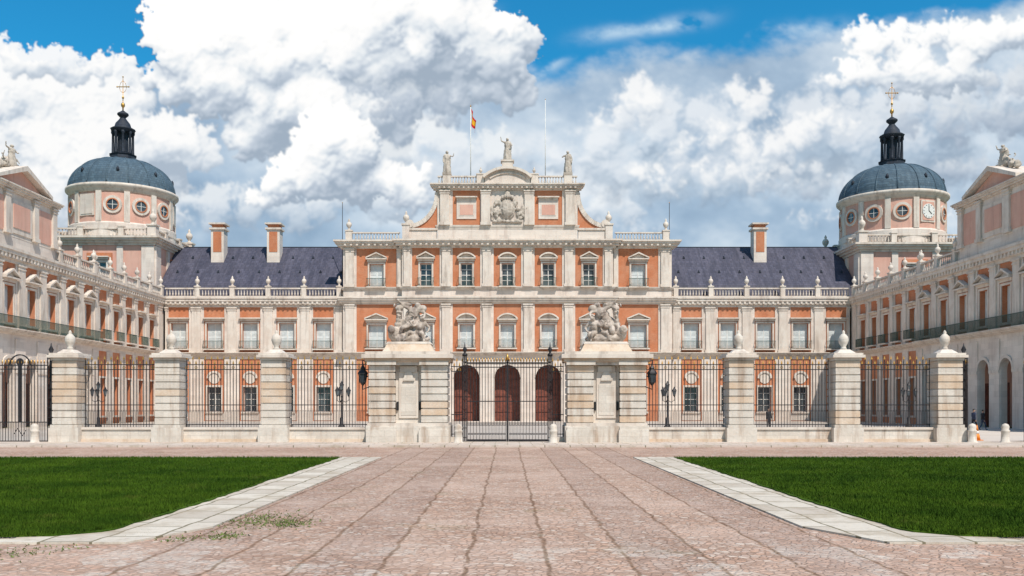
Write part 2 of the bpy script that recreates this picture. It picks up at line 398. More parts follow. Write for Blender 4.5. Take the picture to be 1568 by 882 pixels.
for s_ in(-1,1):
    curve=[(s_*(12.6-3.6*math.sin(a)),24.86+4.2*(1-math.cos(a))) for a in[math.pi/2*i/12 for i in range(13)]]
    b.prism([(s_*8.9,24.56),(s_*12.6,24.56)]+curve,-.1,.45,BRICK)
    for i in range(12):
        (x0,z0),(x1,z1)=curve[i],curve[i+1]
        dx,dz=x1-x0,z1-z0; L=math.hypot(dx,dz); nx,nz=(-dz/L*.36,dx/L*.36)
        if nz<0: nx,nz=-nx,-nz
        q=[(x0-nx*.9,z0-nz*.9),(x1-nx*.9,z1-nz*.9),(x1+nx*.6,z1+nz*.6),(x0+nx*.6,z0+nz*.6)]
        b.hexa([(x,-.25,z) for x,z in q]+[(x,.62,z) for x,z in q],TRIM)
    b.disc(s_*12.4,25.1,.5,-.3,.7,TRIM,14)
b.obj('central_block',palace)

# wing fronts
b=B(); b.T=lambda u,v,z:(u,D-v,z)
def wbay(b,c,h,z0,z1,v):
    hole_wall(b,c-h,c+h,z0,z1,c-.98,c+.98,9.3,12.55,v-.6,v,BRICK)
    window(b,c,1.96,9.3,12.55,v,'shut','flat',GREEN)
for s_ in(-1,1):
    cs=sorted([s_*q for q in(23.6,28.3,33.0,37.6,42.15)]); bays=[(c,1.32) for c in cs]
    ua,ub=(-43.9,-20.97) if s_<0 else (20.97,43.9); v=-.6
    storey(b,bays,ua,ub,8.8,14.6,v,wbay,pr=.16)
    cornice(b,ua,ub,v,14.6,15.9,.75,TRIM,.6,0,0,.6)
    balus(b,ua,ub,v-.05,15.9,1.2,TRIM,[s_*q for q in(21.6,26.1,30.7,35.3,39.8)],.38,1.3,.3)
    b.box(ua,ub,v-.6,v+.02,7.95,8.35,STONE); cornice(b,ua,ub,v,8.35,8.8,.6,TRIM,.6,0,0)
    prev=ua
    for c,h in bays:
        b.box(prev,c-h,v-.6,v+.10,0,7.95,STONE)
        hole_wall(b,c-h,c+h,0,7.95,c-.85,c+.85,1.2,4.4,v-.6,v,BRICK); window(b,c,1.7,1.2,4.4,v,'glass',None)
        b.box(c-1.2,c+1.2,v,v+.05,0.1,1.0,STONE)
        b.disc(c,5.5,.7,v,v+.08,TRIM); b.ring(c,5.5,.7,.95,v,v+.2,TRIM,0,math.pi,10)
        for i in range(8): b.box(c-.85+i*.24-.015,c-.85+i*.24+.015,v+.11,v+.14,1.2,4.4,IRON)
        prev=c+h
    b.box(prev,ub,v-.6,v+.10,0,7.95,STONE)
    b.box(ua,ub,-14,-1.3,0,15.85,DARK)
    x0,x1=(-45.2,-20.97) if s_<0 else (20.97,45.2)
    pr=[(-1.5,15.9),(-2.0,17.6),(-8.5,23.6),(-9.3,23.6),(-15.5,16)]
    pts=[(x0,a,z) for a,z in pr]+[(x1,a,z) for a,z in pr]; n=len(pr)
    b.add(pts,[(i,(i+1)%n,n+(i+1)%n,n+i) for i in range(n)]+[tuple(range(n)),tuple(range(2*n-1,n-1,-1))],SLATE)
    b.box(x0,x1,-9.1,-8.7,23.6,23.78,SPIRE)
    for i in range(9):
        for j in(0,1):
            x=x0+1.6+i*2.7+j*1.2; f=.33+.38*j; yv=-2-6.5*f; zv=17.6+6*f
            b.prism([(x-.17,zv-.05),(x+.17,zv-.05),(x,zv+.32)],yv-.5,yv+.16,SPIRE)
    for cx in ((-38.9,-31.4) if s_<0 else (33.9,)):
        b.box(cx-.85,cx+.85,-7.6,-5.9,21,25.6,STONE); b.box(cx-.55,cx+.55,-5.9,-5.86,22.6,25.3,BRICK)
        b.box(cx-1.05,cx+1.05,-7.8,-5.7,25.6,25.85,TRIM); b.box(cx-.75,cx+.75,-7.5,-6,25.85,26.3,BRICK); b.box(cx-1.1,cx+1.1,-7.85,-5.65,26.3,26.5,TRIM)
b.obj('wing_fronts',palace)

# side wings (around the court)
for s_ in(-1,1):
    b=B(); b.T=(lambda u,v,z:(-43.9+v,u,z)) if s_<0 else (lambda u,v,z:(43.9-v,u,z))
    far=[(q,1.0) for q in(99.7,103.15,106.6,110.05,113.5)]
    near=[(q,1.05) for q in(61.6,65.3,69.,72.8,76.6,80.4,84.2,88.,91.8,95.6)]
    def nb(b,c,h,z0,z1,v):
        hole_wall(b,c-h,c+h,z0,z1,c-.75,c+.75,9.3,12.6,v-.6,v,BRICK); window(b,c,1.5,9.3,12.6,v,'shut','seg' if int(c*10)%2 else 'tri',None)
    def fb(b,c,h,z0,z1,v):
        hole_wall(b,c-h,c+h,z0,z1,c-.75,c+.75,9.3,12.6,v-.6,v,BRICK); window(b,c,1.5,9.3,12.6,v,'shut','flat',GREEN)
    storey(b,near,59.5,97.6,8.8,14.6,0,nb,pr=.15)
    storey(b,far,97.6,117.2,8.8,14.6,-.3,fb,pr=.12)
    for ua,ub,v in((59.5,97.6,0),(97.6,117.2,-.3)):
        cornice(b,ua,ub,v,14.6,15.9,.65,TRIM,.6,0,0,.6)
        balus(b,ua,ub,v-.05,15.9,1.2,TRIM,[ua+.5+i*(ub-ua-1)/(round((ub-ua)/3.8)) for i in range(round((ub-ua)/3.8)+1) if not 75.5<ua+.5+i*(ub-ua-1)/(round((ub-ua)/3.8))<89],.4,1.2,.3)
        b.box(ua,ub,v-.6,v+.02,7.95,8.35,STONE); cornice(b,ua,ub,v,8.35,8.8,.7,TRIM,.6,0,0)
    rail(b,59.5,97.9,.62,8.8,1.1,GREEN)
    prev=59.5
    for c,h in near:
        b.box(prev,c-h,-.6,.10,0,7.95,STONE); arch_wall(b,c-h,c+h,0,7.95,c,1.0,5.2,-.6,0,STONE); b.ring(c,5.2,1.0,1.25,.0,.14,TRIM,0,math.pi,12)
        b.box(prev,c-h,.10,.18,4.9,5.2,TRIM); prev=c+h
    b.box(prev,97.6,-.6,.10,0,7.95,STONE)
    b.box(59.5,97.6,-4.3,-4.0,0,7.95,PINK); b.box(59.5,97.6,-4.0,-.6,7.7,7.95,STONE)
    for c,h in near: b.box(c-.8,c+.8,-4.0,-3.94,0,4.2,DOOR)
    prev=97.6
    for c,h in far:
        b.box(prev,c-h,-.9,-.20,0,7.95,STONE); hole_wall(b,c-h,c+h,0,7.95,c-.7,c+.7,.9,5.0,-.9,-.3,BRICK); window(b,c,1.4,.9,5.0,-.3,'glass',None); prev=c+h
    b.box(prev,117.2,-.9,-.20,0,7.95,STONE)
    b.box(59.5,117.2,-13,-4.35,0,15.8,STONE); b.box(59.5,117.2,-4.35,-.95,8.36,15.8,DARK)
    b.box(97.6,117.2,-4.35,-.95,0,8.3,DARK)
    pts=[(59.5,-1.2,15.9),(59.5,-6.8,17.9),(59.5,-13.2,15.9),(117.2,-1.2,15.9),(117.2,-6.8,17.9),(117.2,-13.2,15.9)]
    b.add(pts,[(0,1,4,3),(1,2,5,4),(0,2,1),(3,4,5),(0,3,5,2)],SLATE)
    a0,a1=75.9,88.6; mid=(a0+a1)/2
    b.box(a0,a1,-3.2,.1,15.95,20.9,STONE)
    for c in(a0+2.4,a1-2.4): b.box(c-1.5,c+1.5,.1,.16,17.3,20.3,PINK)
    b.box(mid-1.9,mid+1.9,.1,.2,17.3,20.3,TRIM); b.box(mid-1.4,mid+1.4,.2,.26,17.8,19.9,PINK)
    for x in(a0+.5,mid-2.4,mid+2.4,a1-.5): pilaster(b,x,.8,.1,17.1,20.9,TRIM,.25)
    b.box(a0+.8,a1-.8,-3.26,-3.2,17.3,20.3,PINK); b.box(a1,a1+.06,-2.7,-.4,17.3,20.3,PINK); b.box(a0-.06,a0,-2.7,-.4,17.3,20.3,PINK)
    cornice(b,a0,a1,.1,20.9,21.5,.6,TRIM,3.9)
    b.prism([(mid-4.2,21.5),(mid+4.2,21.5),(mid,23.1)],-2.4,.15,PINK)
    for q in(-1,1): b.prism([(mid+q*4.6,21.5),(mid+q*4.6,21.8),(mid,23.55),(mid,23.1)],-2.6,.75,TRIM)
    vase(b,a1-.6,-.3,21.5,1.2,TRIM); vase(b,a0+.6,-.3,21.5,1.2,TRIM)
    b.prism([(a1,17.2),(a1+1.6,17.2),(a1+1.5,17.8),(a1+.6,18.3),(a1+.25,19.2),(a1,20.2)],-.6,-.05,TRIM)
    b.obj('side_wing' ,palace)

# towers
def tower(s_,dz,name):
    root=empty(name); b=B()
    cx,cy,h=s_*52.35,124.5,7.0
    b.box(cx-h,cx+h,cy-h,cy+h,0,22.6+dz,PINK)
    sides=[lambda u,v,z:(cx+u,cy-h-v,z),lambda u,v,z:(cx-s_*(h+v),cy+u,z),lambda u,v,z:(cx+s_*(h+v),cy+u,z),lambda u,v,z:(cx+u,cy+h+v,z)]
    for T in sides:
        b.T=T
        for x in(-6.2,-2.6,2.6,6.2): 
            if abs(x)>3: b.box(x-.8,x+.8,.0,.25,0,22.5+dz,STONE)
            else: b.box(x-.4,x+.4,0,.2,14,22.5+dz,STONE)
        b.box(-5.4,5.4,0,.15,15.6+dz,16.2+dz,TRIM)
        hole_wall(b,-1.6,1.6,17+dz,21.6+dz,-.95,.95,17.3+dz,20.4+dz,0,.3,BRICK); sash(b,0,1.9,17.3+dz,20.4+dz,.2,'glass')
        b.box(-1.2,-.95,.3,.4,17.3+dz,20.6+dz,TRIM);b.box(.95,1.2,.3,.4,17.3+dz,20.6+dz,TRIM);b.box(-.95,.95,.3,.4,20.4+dz,20.6+dz,TRIM)
        hood(b,0,1.8,20.7+dz,.3,'flat',TRIM)
        balus(b,-h+.5,h-.5,-.3,23.7+dz,1.2,TRIM,(-2.6,2.6),.42,0,.35)
    b.T=lambda u,v,z:(u,v,z); zz=22.6+dz
    for q,zt in((.15,.3),(.45,.6),(.8,.85),(1.0,1.1)): b.box(cx-h-q,cx+h+q,cy-h-q,cy+h+q,zz,22.6+dz+zt,TRIM); zz=22.6+dz+zt
    for i in(-1,1):
        for j in(-1,1):
            b.box(cx+i*(h-.3)-.55,cx+i*(h-.3)+.55,cy+j*(h-.3)-.55,cy+j*(h-.3)+.55,23.7+dz,25.1+dz,STONE); b.box(cx+i*(h-.3)-.68,cx+i*(h-.3)+.68,cy+j*(h-.3)-.68,cy+j*(h-.3)+.68,25.1+dz,25.3+dz,TRIM)
            vase(b,cx+i*(h-.3),cy+j*(h-.3),25.3+dz,2.0,TRIM)
    r=6.55
    b.lathe(cx,cy,[(r,23.6+dz),(r,30.0+dz)],PINK,48,False,math.pi/48)
    b.lathe(cx,cy,[(r+.3,23.65+dz),(r+.3,25.6+dz),(r+.12,25.8+dz)],STONE,48,False)
    b.lathe(cx,cy,[(r+.1,29.7+dz),(r+.15,30.0+dz),(r+.35,30.2+dz),(r+.6,30.45+dz),(r+.62,30.75+dz),(r-.3,30.8+dz)],TRIM,48,True)
    off=12 if s_<0 else -12
    for k in range(12):
        a=math.radians(off+30*k); kk=((k+6)%12)-6
        sa,ca=math.sin(a),math.cos(a)
        b.T=lambda u,v,z:(cx+(r+v)*sa+u*ca,cy-(r+v)*ca+u*sa,z)
        kind='r' if (kk==(-1 if s_<0 else 1) or kk in(3,-4,5)) else 'o'
        if kind=='o':
            b.ring(0,28+dz,.78,1.15,-.1,.16,TRIM)
            b.disc(0,28+dz,.78,.0,.08,GLASS); b.ring(0,28+dz,.66,.80,.0,.22,BRICK)
            b.box(-.03,.03,.08,.12,27.3+dz,28.7+dz,FRAME); b.box(-.7,.7,.08,.12,27.97+dz,28.03+dz,FRAME)
        else:
            b.box(-1.1,1.1,-.2,.08,26.6+dz,29.4+dz,TRIM); b.box(-.9,.9,.08,.14,26.8+dz,29.2+dz,PINK if s_>0 else STONE)
            if s_>0 and kk==1:   # sundial/clock panel
                b.disc(0,28+dz,.95,.14,.2,WHITE,28)
                b.box(-.04,.04,.2,.24,28+dz,28.7+dz,IRON); b.prism([(-.03,28+dz),(.45,27.6+dz),(.48,27.66+dz),(.03,28.05+dz)],.2,.245,IRON)
                for q in range(12):
                    t_=q*math.pi/6; b.box(.8*math.sin(t_)-.05,.8*math.sin(t_)+.05,.2,.22,28+dz+.8*math.cos(t_)-.05,28+dz+.8*math.cos(t_)+.05,IRON)
        a=math.radians(off+30*k+15); sb,cb=math.sin(a),math.cos(a)
        b.T=lambda u,v,z:(cx+(r+v)*sb+u*cb,cy-(r+v)*cb+u*sb,z)
        b.box(-.36,.36,-.2,.22,25.8+dz,29.75+dz,TRIM)
    b.T=lambda u,v,z:(u,v,z)
    prof=[(r+.35,30.8+dz)]+[((r+.25)*math.cos(a)**.82,30.85+dz+4.5*math.sin(a)**1.05) for a in[i*math.pi/2*.87/16 for i in range(17)]]
    b.lathe(cx,cy,prof,LEAD,48)
    for k in range(16):
        a=2*math.pi*k/16+.1
        b.tube([(cx+(q+.02)*math.cos(a),cy+(q+.02)*math.sin(a),z) for q,z in prof[1:]],.09,LEAD,5)
    for k in range(8):
        a=2*math.pi*k/8+.3; q=prof[6]; 
        b.lathe(cx+q[0]*math.cos(a),cy+q[0]*math.sin(a),[(.22,q[1]-.2),(.2,q[1]+.2),(.02,q[1]+.45)],SPIRE,6)
    Z=35.15+dz
    b.lathe(cx,cy,[(2.0,Z-.5),(1.95,Z),(1.75,Z+.1),(1.7,Z+.75),(1.85,Z+.85),(1.6,Z+.95)],SPIRE,8,False)
    b.lathe(cx,cy,[(.75,Z+.9),(.75,Z+4.0)],SPIRE,8,False)
    for k in range(8):
        a=2*math.pi*(k+.5)/8; b.lathe(cx+1.25*math.cos(a),cy+1.25*math.sin(a),[(.3,Z+.95),(.2,Z+1.2),(.17,Z+3.6),(.28,Z+3.8),(.28,Z+4.)],SPIRE,6)
    b.lathe(cx,cy,[(1.5,Z+4.0),(1.55,Z+4.3),(1.65,Z+4.4),(1.1,Z+4.7),(.95,Z+5.2),(.55,Z+5.7),(.35,Z+6.0),(.5,Z+6.15),(.75,Z+6.4),(.72,Z+6.6),(.4,Z+6.8),(.14,Z+7.0)],SPIRE,12)
    b.lathe(cx,cy,[(.1,Z+7),(.1,Z+7.4),(.25,Z+7.6),(.28,Z+7.8),(.2,Z+8),(.06,Z+8.1),(.06,Z+8.6),(.15,Z+8.7),(.15,Z+8.85),(.05,Z+9),(.04,Z+11.6)],GOLD,8)
    b.box(cx-.8,cx+.8,cy-.05,cy+.05,Z+10.2,Z+10.3,GOLD)
    for x,z in((-.8,10.25),(.8,10.25),(0,11.6)): b.lathe(cx+x,cy,[(.02,Z+z-.12),(.12,Z+z),(.02,Z+z+.12)],GOLD,6)
    for s2 in(-1,1): b.tube([(cx,cy,Z+9.4),(cx+s2*.35,cy,Z+9.7),(cx+s2*.5,cy,Z+10.2),(cx+s2*.3,cy,Z+10.8),(cx,cy,Z+11.1)],.03,GOLD,5)
    b.obj('tower_body',root)
tower(-1,0,'domed_tower'); tower(1,-.85,'domed_tower.001')

# ------------------------------------------------------------------ statues
def draped(pose,seed):
    g=human(pose,1.08,1)
    robe=lathe_geo([(.27,0.02),(.25,.3),(.21,.7),(.17,.95),(.19,1.15),(.17,1.38),(.07,1.48)],18,.14,6)
    head=sphere_geo((0,-.02,1.62),(.1,.115,.13)); cl=sphere_geo((.16,.08,1.0),(.12,.1,.42))
    return remesh(join([g,robe,head,cl]),.035,.025,8,.5)
poses=[dict(elR=(.36,-.05,1.3),wrR=(.42,-.12,1.52),haR=(.43,-.14,1.62)),dict(elL=(-.36,-.1,1.25),wrL=(-.2,-.28,1.3),haL=(-.12,-.3,1.3)),
 dict(elL=(-.38,0,1.5),wrL=(-.42,-.05,1.76),haL=(-.42,-.06,1.86),elR=(.3,-.1,1.15),wrR=(.2,-.25,1.1),haR=(.12,-.28,1.12))]
SG=[draped(p,i) for i,p in enumerate(poses)]
def statue(x,y,z,h,k,rot=0,fat=1.2):
    b=B(); s=h/1.85
    b.geo(SG[k],Matrix.Translation((x,y,z))@Matrix.Rotation(rot,4,'Z')@Matrix.Diagonal((s*fat,s*fat,s,1)),STAT); b.box(x-.34*s,x+.34*s,y-.3*s,y+.3*s,z-.05,z+.05,STAT)
    return b.obj('roof_statue')
statue(-7.7,D-.2,31.53,3.1,0,.3); statue(7.7,D-.2,31.53,3.1,1,-.3); statue(0,D-.1,33.2,3.1,2)
for s_ in(-1,1):
    statue(s_*44.6,82.25,23.5,2.1,2,-s_*1.3,1.5)
    b=B(); g=[]
    rr=random.Random(3)
    for i in range(13): g.append(sphere_geo((rr.uniform(-.3,.3),-2.0+i*.33,.25+.75*math.exp(-((i-6)/2.6)**2)+rr.uniform(-.15,.15)),(.3,.28,.3+rr.uniform(0,.25))))
    for q in(-1,1): g.append(xf(human(dict(pel=(0,0,.6),hiL=(-.1,0,.55),hiR=(.1,0,.55),knL=(-.15,-.35,.55),anL=(-.15,-.4,.2),knR=(.1,-.4,.5),anR=(.1,-.5,.15),che=(0,.05,.95),nec=(0,0,1.15),hea=(0,-.05,1.28),top=(0,-.05,1.38),shL=(-.2,0,1.1),shR=(.2,0,1.1),elL=(-.4,-.1,.9),wrL=(-.5,-.2,1.2),haL=(-.5,-.2,1.3),elR=(.35,-.1,.85),wrR=(.3,-.3,.7),haR=(.3,-.35,.65)),1.3),Matrix.Translation((0,q*1.0,.4))@Matrix.Rotation(q*-.5+(1.57 if s_<0 else -1.57),4,'Z')))
    g=remesh(join(g),.05,.07,4)
    b.geo(g,Matrix.Translation((s_*44.9,82.25,22.95)),STAT); b.obj('roof_trophy_sculpture')

# coat of arms
gs=[]
rr=random.Random(11)
gs.append(sphere_geo((0,0,0),(1.0,.35,1.25))); gs.append(sphere_geo((0,-.25,0),(.75,.3,.95)))
for s_ in(-1,1):
    gs.append(xf(human(dict(knL=(-.2,-.2,.6),elR=(.35,-.1,1.3),wrR=(.3,-.2,1.5)),1.3),Matrix.Translation((s_*1.4,0,-1.35))@Matrix.Rotation(s_*.35,4,'Y')@Matrix.Scale(1.25,4)))
    for i in range(9): gs.append(sphere_geo((s_*rr.uniform(.9,2.0),rr.uniform(-.1,.1),rr.uniform(-1.5,.9)),(rr.uniform(.15,.35),.25,rr.uniform(.15,.45))))
for i in range(5): gs.append(sphere_geo((-.6+.3*i,-.1,1.35+.15*math.sin(i*math.pi/4)),(.16,.3,.3)))
gs.append(sphere_geo((0,-.1,1.75),(.35,.25,.3))); gs.append(sphere_geo((0,-.1,2.05),(.1,.1,.18)))
for i in range(7): gs.append(sphere_geo((-1.5+.5*i,0,-1.45+.1*rr.random()),(.35,.25,.18)))
b=B(); b.geo(remesh(join(gs),.07,.05,5),Matrix.Translation((0,D-.7,26.9))@Matrix.Diagonal((1.05,1,1.1,1)),STAT); b.obj('coat_of_arms_relief')

# flagpoles and flag
b=B(); b.lathe(-4.75,D+1.5,[(.07,30),(.05,40.6)],WHITE,8); b.lathe(-4.75,D+1.5,[(.02,40.6),(.11,40.7),(.02,40.85)],GOLD,8)
RED=plain('flag_red',(.55,.015,.02),.8,0,.15); YEL=plain('flag_yellow',(.75,.42,.02),.8,0,.15)
n=14
for j,(w0,w1,mm) in enumerate(((0,.25,RED),(.25,.75,YEL),(.75,1,RED))):
    pts=[];fs=[]
    for i in range(n+1):
        for w in(w0,(w0+w1)/2,w1):
            tt=i/n; zz=40.4-w*1.9*(1-.3*tt)-tt*1.8; xx=-4.7+tt*.6+.12*math.sin(tt*9+w*2); yy=D+1.5+.22*math.sin(tt*11+w*3)
            pts.append((xx,yy,zz))
    for i in range(n):
        for k in(0,1): a=i*3+k; fs.append((a,a+3,a+4,a+1))
    b.add(pts,fs,mm,True)
b.obj('spanish_flag_on_pole')
for x,z0,z1,y in((4.9,30,41.5,D+1.5),(-21.6,16,28.5,D+3),(21.2,16,28.5,D+3)):
    b=B(); b.lathe(x,y,[(.06,z0),(.035,z1)],WHITE if x==4.9 else IRON,8); b.lathe(x,y,[(.02,z1),(.07,z1+.07),(.01,z1+.15)],GOLD,6); b.obj('flagpole' if x==4.9 else 'lightning_rod')

# ==================================================================== FENCE
FY=48.3
TF=lambda u,v,z:(u,FY-v,z)
def rust(b,u0,u1,v0,v1,z0,z1,m,n,gap=.05,ins=.035,alt=None):
    H=(z1-z0)/n
    b.box(u0+ins,u1-ins,v0+ins,v1-ins,z0,z1,m)
    for i in range(n):
        mm=alt if alt and random.random()<.3 else m
        j=random.uniform(-.006,.006)
        b.box(u0+j,u1+j,v0,v1+j,z0+i*H+gap/2,z0+(i+1)*H-gap/2,mm)
def pillar(u):
    b=B(); b.T=TF; h=.64
    b.box(u-h-.14,u+h+.14,-h-.14,h+.14,0,.85,PIER); b.box(u-h-.07,u+h+.07,-h-.07,h+.07,.85,1.0,PIER)
    rust(b,u-h,u+h,-h,h,1.0,4.35,PIER,9,gap=.06,ins=.045,alt=OCHRE)
    b.box(u-h-.06,u+h+.06,-h-.06,h+.06,4.35,4.5,PIER); b.box(u-h-.2,u+h+.2,-h-.2,h+.2,4.5,4.64,TRIM); b.box(u-h-.12,u+h+.12,-h-.12,h+.12,4.64,4.74,TRIM)
    b.frus(u,0,.5,.25,4.74,4.95,TRIM)
    b.lathe(u,0,[(.2,4.95),(.14,5.05),(.12,5.12),(.22,5.28),(.27,5.46),(.23,5.64),(.12,5.76),(.07,5.8),(.09,5.87),(.02,5.98)],PIER,14)
    return b.obj('fence_pillar')
for q in(12.2,17.75,23.1,31.5): pillar(-q); pillar(q)
def ironbars(b,u0,u1,z0,z1,sp=.165,r=.017,short=True):
    n=int((u1-u0)/sp)
    for z in(z0+.12,z0+1.15,z1-.42,z1-.16): b.box(u0,u1,-.025,.025,z,z+.045,IRON)
    for i in range(n+1):
        x=u0+.03+(u1-u0-.06)*i/n
        tall=(i%2==0); zt=z1+(.12 if tall else -.12)
        b.box(x-r,x+r,-r+.001,r-.001,z0,zt,IRON)
        b.hexa([(x-.045,-.03,zt+.04),(x+.045,-.03,zt+.04),(x+.045,.03,zt+.04),(x-.045,.03,zt+.04),(x-.004,-.004,zt+.2),(x+.004,-.004,zt+.2),(x+.004,.004,zt+.2),(x-.004,.004,zt+.2)],GOLD)
        b.hexa([(x-.01,-.01,zt),(x+.01,-.01,zt),(x+.01,.01,zt),(x-.01,.01,zt),(x-.045,-.03,zt+.04),(x+.045,-.03,zt+.04),(x+.045,.03,zt+.04),(x-.045,.03,zt+.04)],GOLD)
        if short and i<n:
            xm=x+(u1-u0-.06)/n/2
            b.box(xm-.010,xm+.010,-.010,.010,z0,z0+.8,IRON)
            b.ring(xm,z0+.86,.035,.052,-.01,.01,IRON,n=6)
            if i%3==0: b.ring(x,z1-.29,.05,.08,-.012,.012,GOLD,n=8)
def panel(u0,u1):
    b=B(); b.T=TF
    b.box(u0,u1,-.42,.42,0,.25,OCHRE); b.box(u0,u1,-.33,.33,.25,.74,PIER); b.box(u0,u1,-.4,.4,.74,.86,TRIM)
    n=round((u1-u0)/1.3)
    for i in range(1,n): x=u0+(u1-u0)*i/n; b.box(x-.008,x+.008,.33,.335,.25,.74,STATD)
    ironbars(b,u0,u1,.86,4.3)
    return b.obj('railing_fence_panel')
for s_ in(-1,1):
    for a,c in((7.3,11.42),(12.98,16.97),(18.53,22.32)):
        u0,u1=sorted((s_*a,s_*c)); panel(u0,u1)
def gpier(s_):
    b=B(); c=s_*5.15; b.T=lambda u,v,z:(c+u,FY-v,z)
    b.box(-2.17,2.17,-1.25,1.1,0,.95,PIER); b.box(-2.1,2.1,-1.18,1.04,.95,1.1,TRIM)
    for x0,x1 in((-2.03,-.68),(.68,2.03)):
        rust(b,x0,x1,-1.1,.95,1.1,4.1,PIER,8,gap=.07,ins=.06,alt=OCHRE)
        b.box(x0-.1,x1+.1,.9,1.28,0,.75,PIER); b.box(x0-.04,x1+.04,.9,1.2,.75,.9,PIER)
    b.box(-.68,.68,-1.0,.55,1.1,4.1,PIER)
    b.box(-.5,.5,.55,.62,1.35,3.75,TRIM); b.box(-.4,.4,.62,.64,1.5,3.1,PIER)
    for x in(-.59,.59): b.box(x-.05,x+.05,.55,.66,1.75,2.2,DARK)
    b.box(-.45,.45,.62,.70,3.75,4.05,PIER); b.frus(0,.66,.3,.15,3.3,3.75,PIER,.06,.05)
    b.box(-2.06,2.06,-1.12,.98,4.1,4.28,PIER); b.box(-2.2,2.2,-1.26,1.12,4.28,4.45,OCHRE)
    b.box(-2.36,2.36,-1.4,1.28,4.45,4.66,TRIM); b.box(-2.2,2.2,-1.25,1.12,4.66,4.8,TRIM)
    for x in(-1.35,1.35): b.box(x-.75,x+.75,.98,1.14,4.1,4.28,PIER)
    b.frus(0,-.1,1.35,1.12,4.8,5.22,OCHRE,.95,.7); b.frus(0,-.1,1.18,1.1,5.22,5.34,TRIM,.72,.68)
    b.obj('gate_pier')
    gs=[]; rr=random.Random(21 if s_<0 else 37); m=s_*-1
    f1=human(dict(pel=(.1,0,.75),che=(-.12,-.08,1.05),nec=(-.25,-.1,1.22),hea=(-.33,-.14,1.33),top=(-.37,-.15,1.42),shL=(-.32,-.1,1.15),elL=(-.62,-.2,1.2),wrL=(-.62,-.3,1.45),haL=(-.58,-.32,1.55),shR=(.05,-.1,1.2),elR=(.3,-.25,1.0),wrR=(.15,-.4,.85),haR=(.05,-.42,.8),hiL=(0,0,.7),knL=(-.32,-.3,.6),anL=(-.4,-.15,.2),toL=(-.5,-.3,.15),hiR=(.2,0,.68),knR=(.5,-.2,.45),anR=(.62,0,.12),toR=(.72,-.12,.06)),1.45)
    f2=human(dict(pel=(0,.1,.95),che=(.14,.1,1.25),nec=(.25,.06,1.42),hea=(.3,.02,1.54),top=(.3,0,1.64),shL=(0,.08,1.36),elL=(-.28,.0,1.5),wrL=(-.45,-.1,1.68),haL=(-.5,-.12,1.76),shR=(.36,.05,1.33),elR=(.62,-.05,1.2),wrR=(.58,-.25,1.0),haR=(.5,-.3,.95),knR=(.3,-.25,.62),anR=(.35,-.05,.25),knL=(-.2,-.1,.5),anL=(-.25,.1,.12)),1.45)
    f3=human(dict(pel=(.3,-.1,.45),che=(.45,-.2,.7),nec=(.5,-.25,.85),hea=(.53,-.3,.96),top=(.53,-.3,1.05),shL=(.32,-.25,.8),elL=(.2,-.42,.62),wrL=(.05,-.45,.8),haL=(0,-.45,.88),shR=(.62,-.15,.8),elR=(.8,-.1,.6),wrR=(.75,-.3,.45),haR=(.7,-.35,.4),hiL=(.2,-.15,.4),knL=(-.05,-.45,.4),anL=(-.15,-.4,.1),toL=(-.25,-.5,.08),hiR=(.4,-.15,.38),knR=(.55,-.48,.35),anR=(.6,-.4,.08),toR=(.6,-.5,.06)),1.3)
    for f in(f1,f2,f3): gs.append(xf(f,Matrix.Scale(m,4,(1,0,0))@Matrix.Scale(1.16,4)))
    gs.append(sphere_geo((0,.05,.2),(.98,.55,.3))); gs.append(sphere_geo((-.15*m,.2,.7),(.5,.3,.6))); gs.append(sphere_geo((.35*m,.15,.6),(.4,.3,.5))); gs.append(sphere_geo((.1*m,.2,1.2),(.38,.2,.45)))
    for i in range(8): gs.append(sphere_geo((m*(-.65+i*.02),.1-.02*i,.3+.19*i),(.16+.05*math.sin(i),.14,.15)))
    gs.append(sphere_geo((-.75*m,-.1,.42),(.28,.3,.35))); gs.append(sphere_geo((-.85*m,-.3,.6),(.2,.22,.22)))
    gs.append(sphere_geo((.55*m,.1,1.6),(.24,.2,.2))); gs.append(sphere_geo((-.3*m,.1,1.8),(.36,.15,.12)))
    for i in range(9): gs.append(sphere_geo((rr.uniform(-.85,.85),rr.uniform(-.4,0),rr.uniform(.1,.8)),(rr.uniform(.07,.17),.12,rr.uniform(.07,.2))))
    g=remesh(join(gs),.032,.02,9)
    b=B(); b.geo(g,Matrix.Translation((c,FY+.1,5.3))@Matrix.Diagonal((1.12,1.1,1.14,1)),STATD); b.obj('sculpture_group')
gpier(-1); gpier(1)
b=B(); b.T=TF
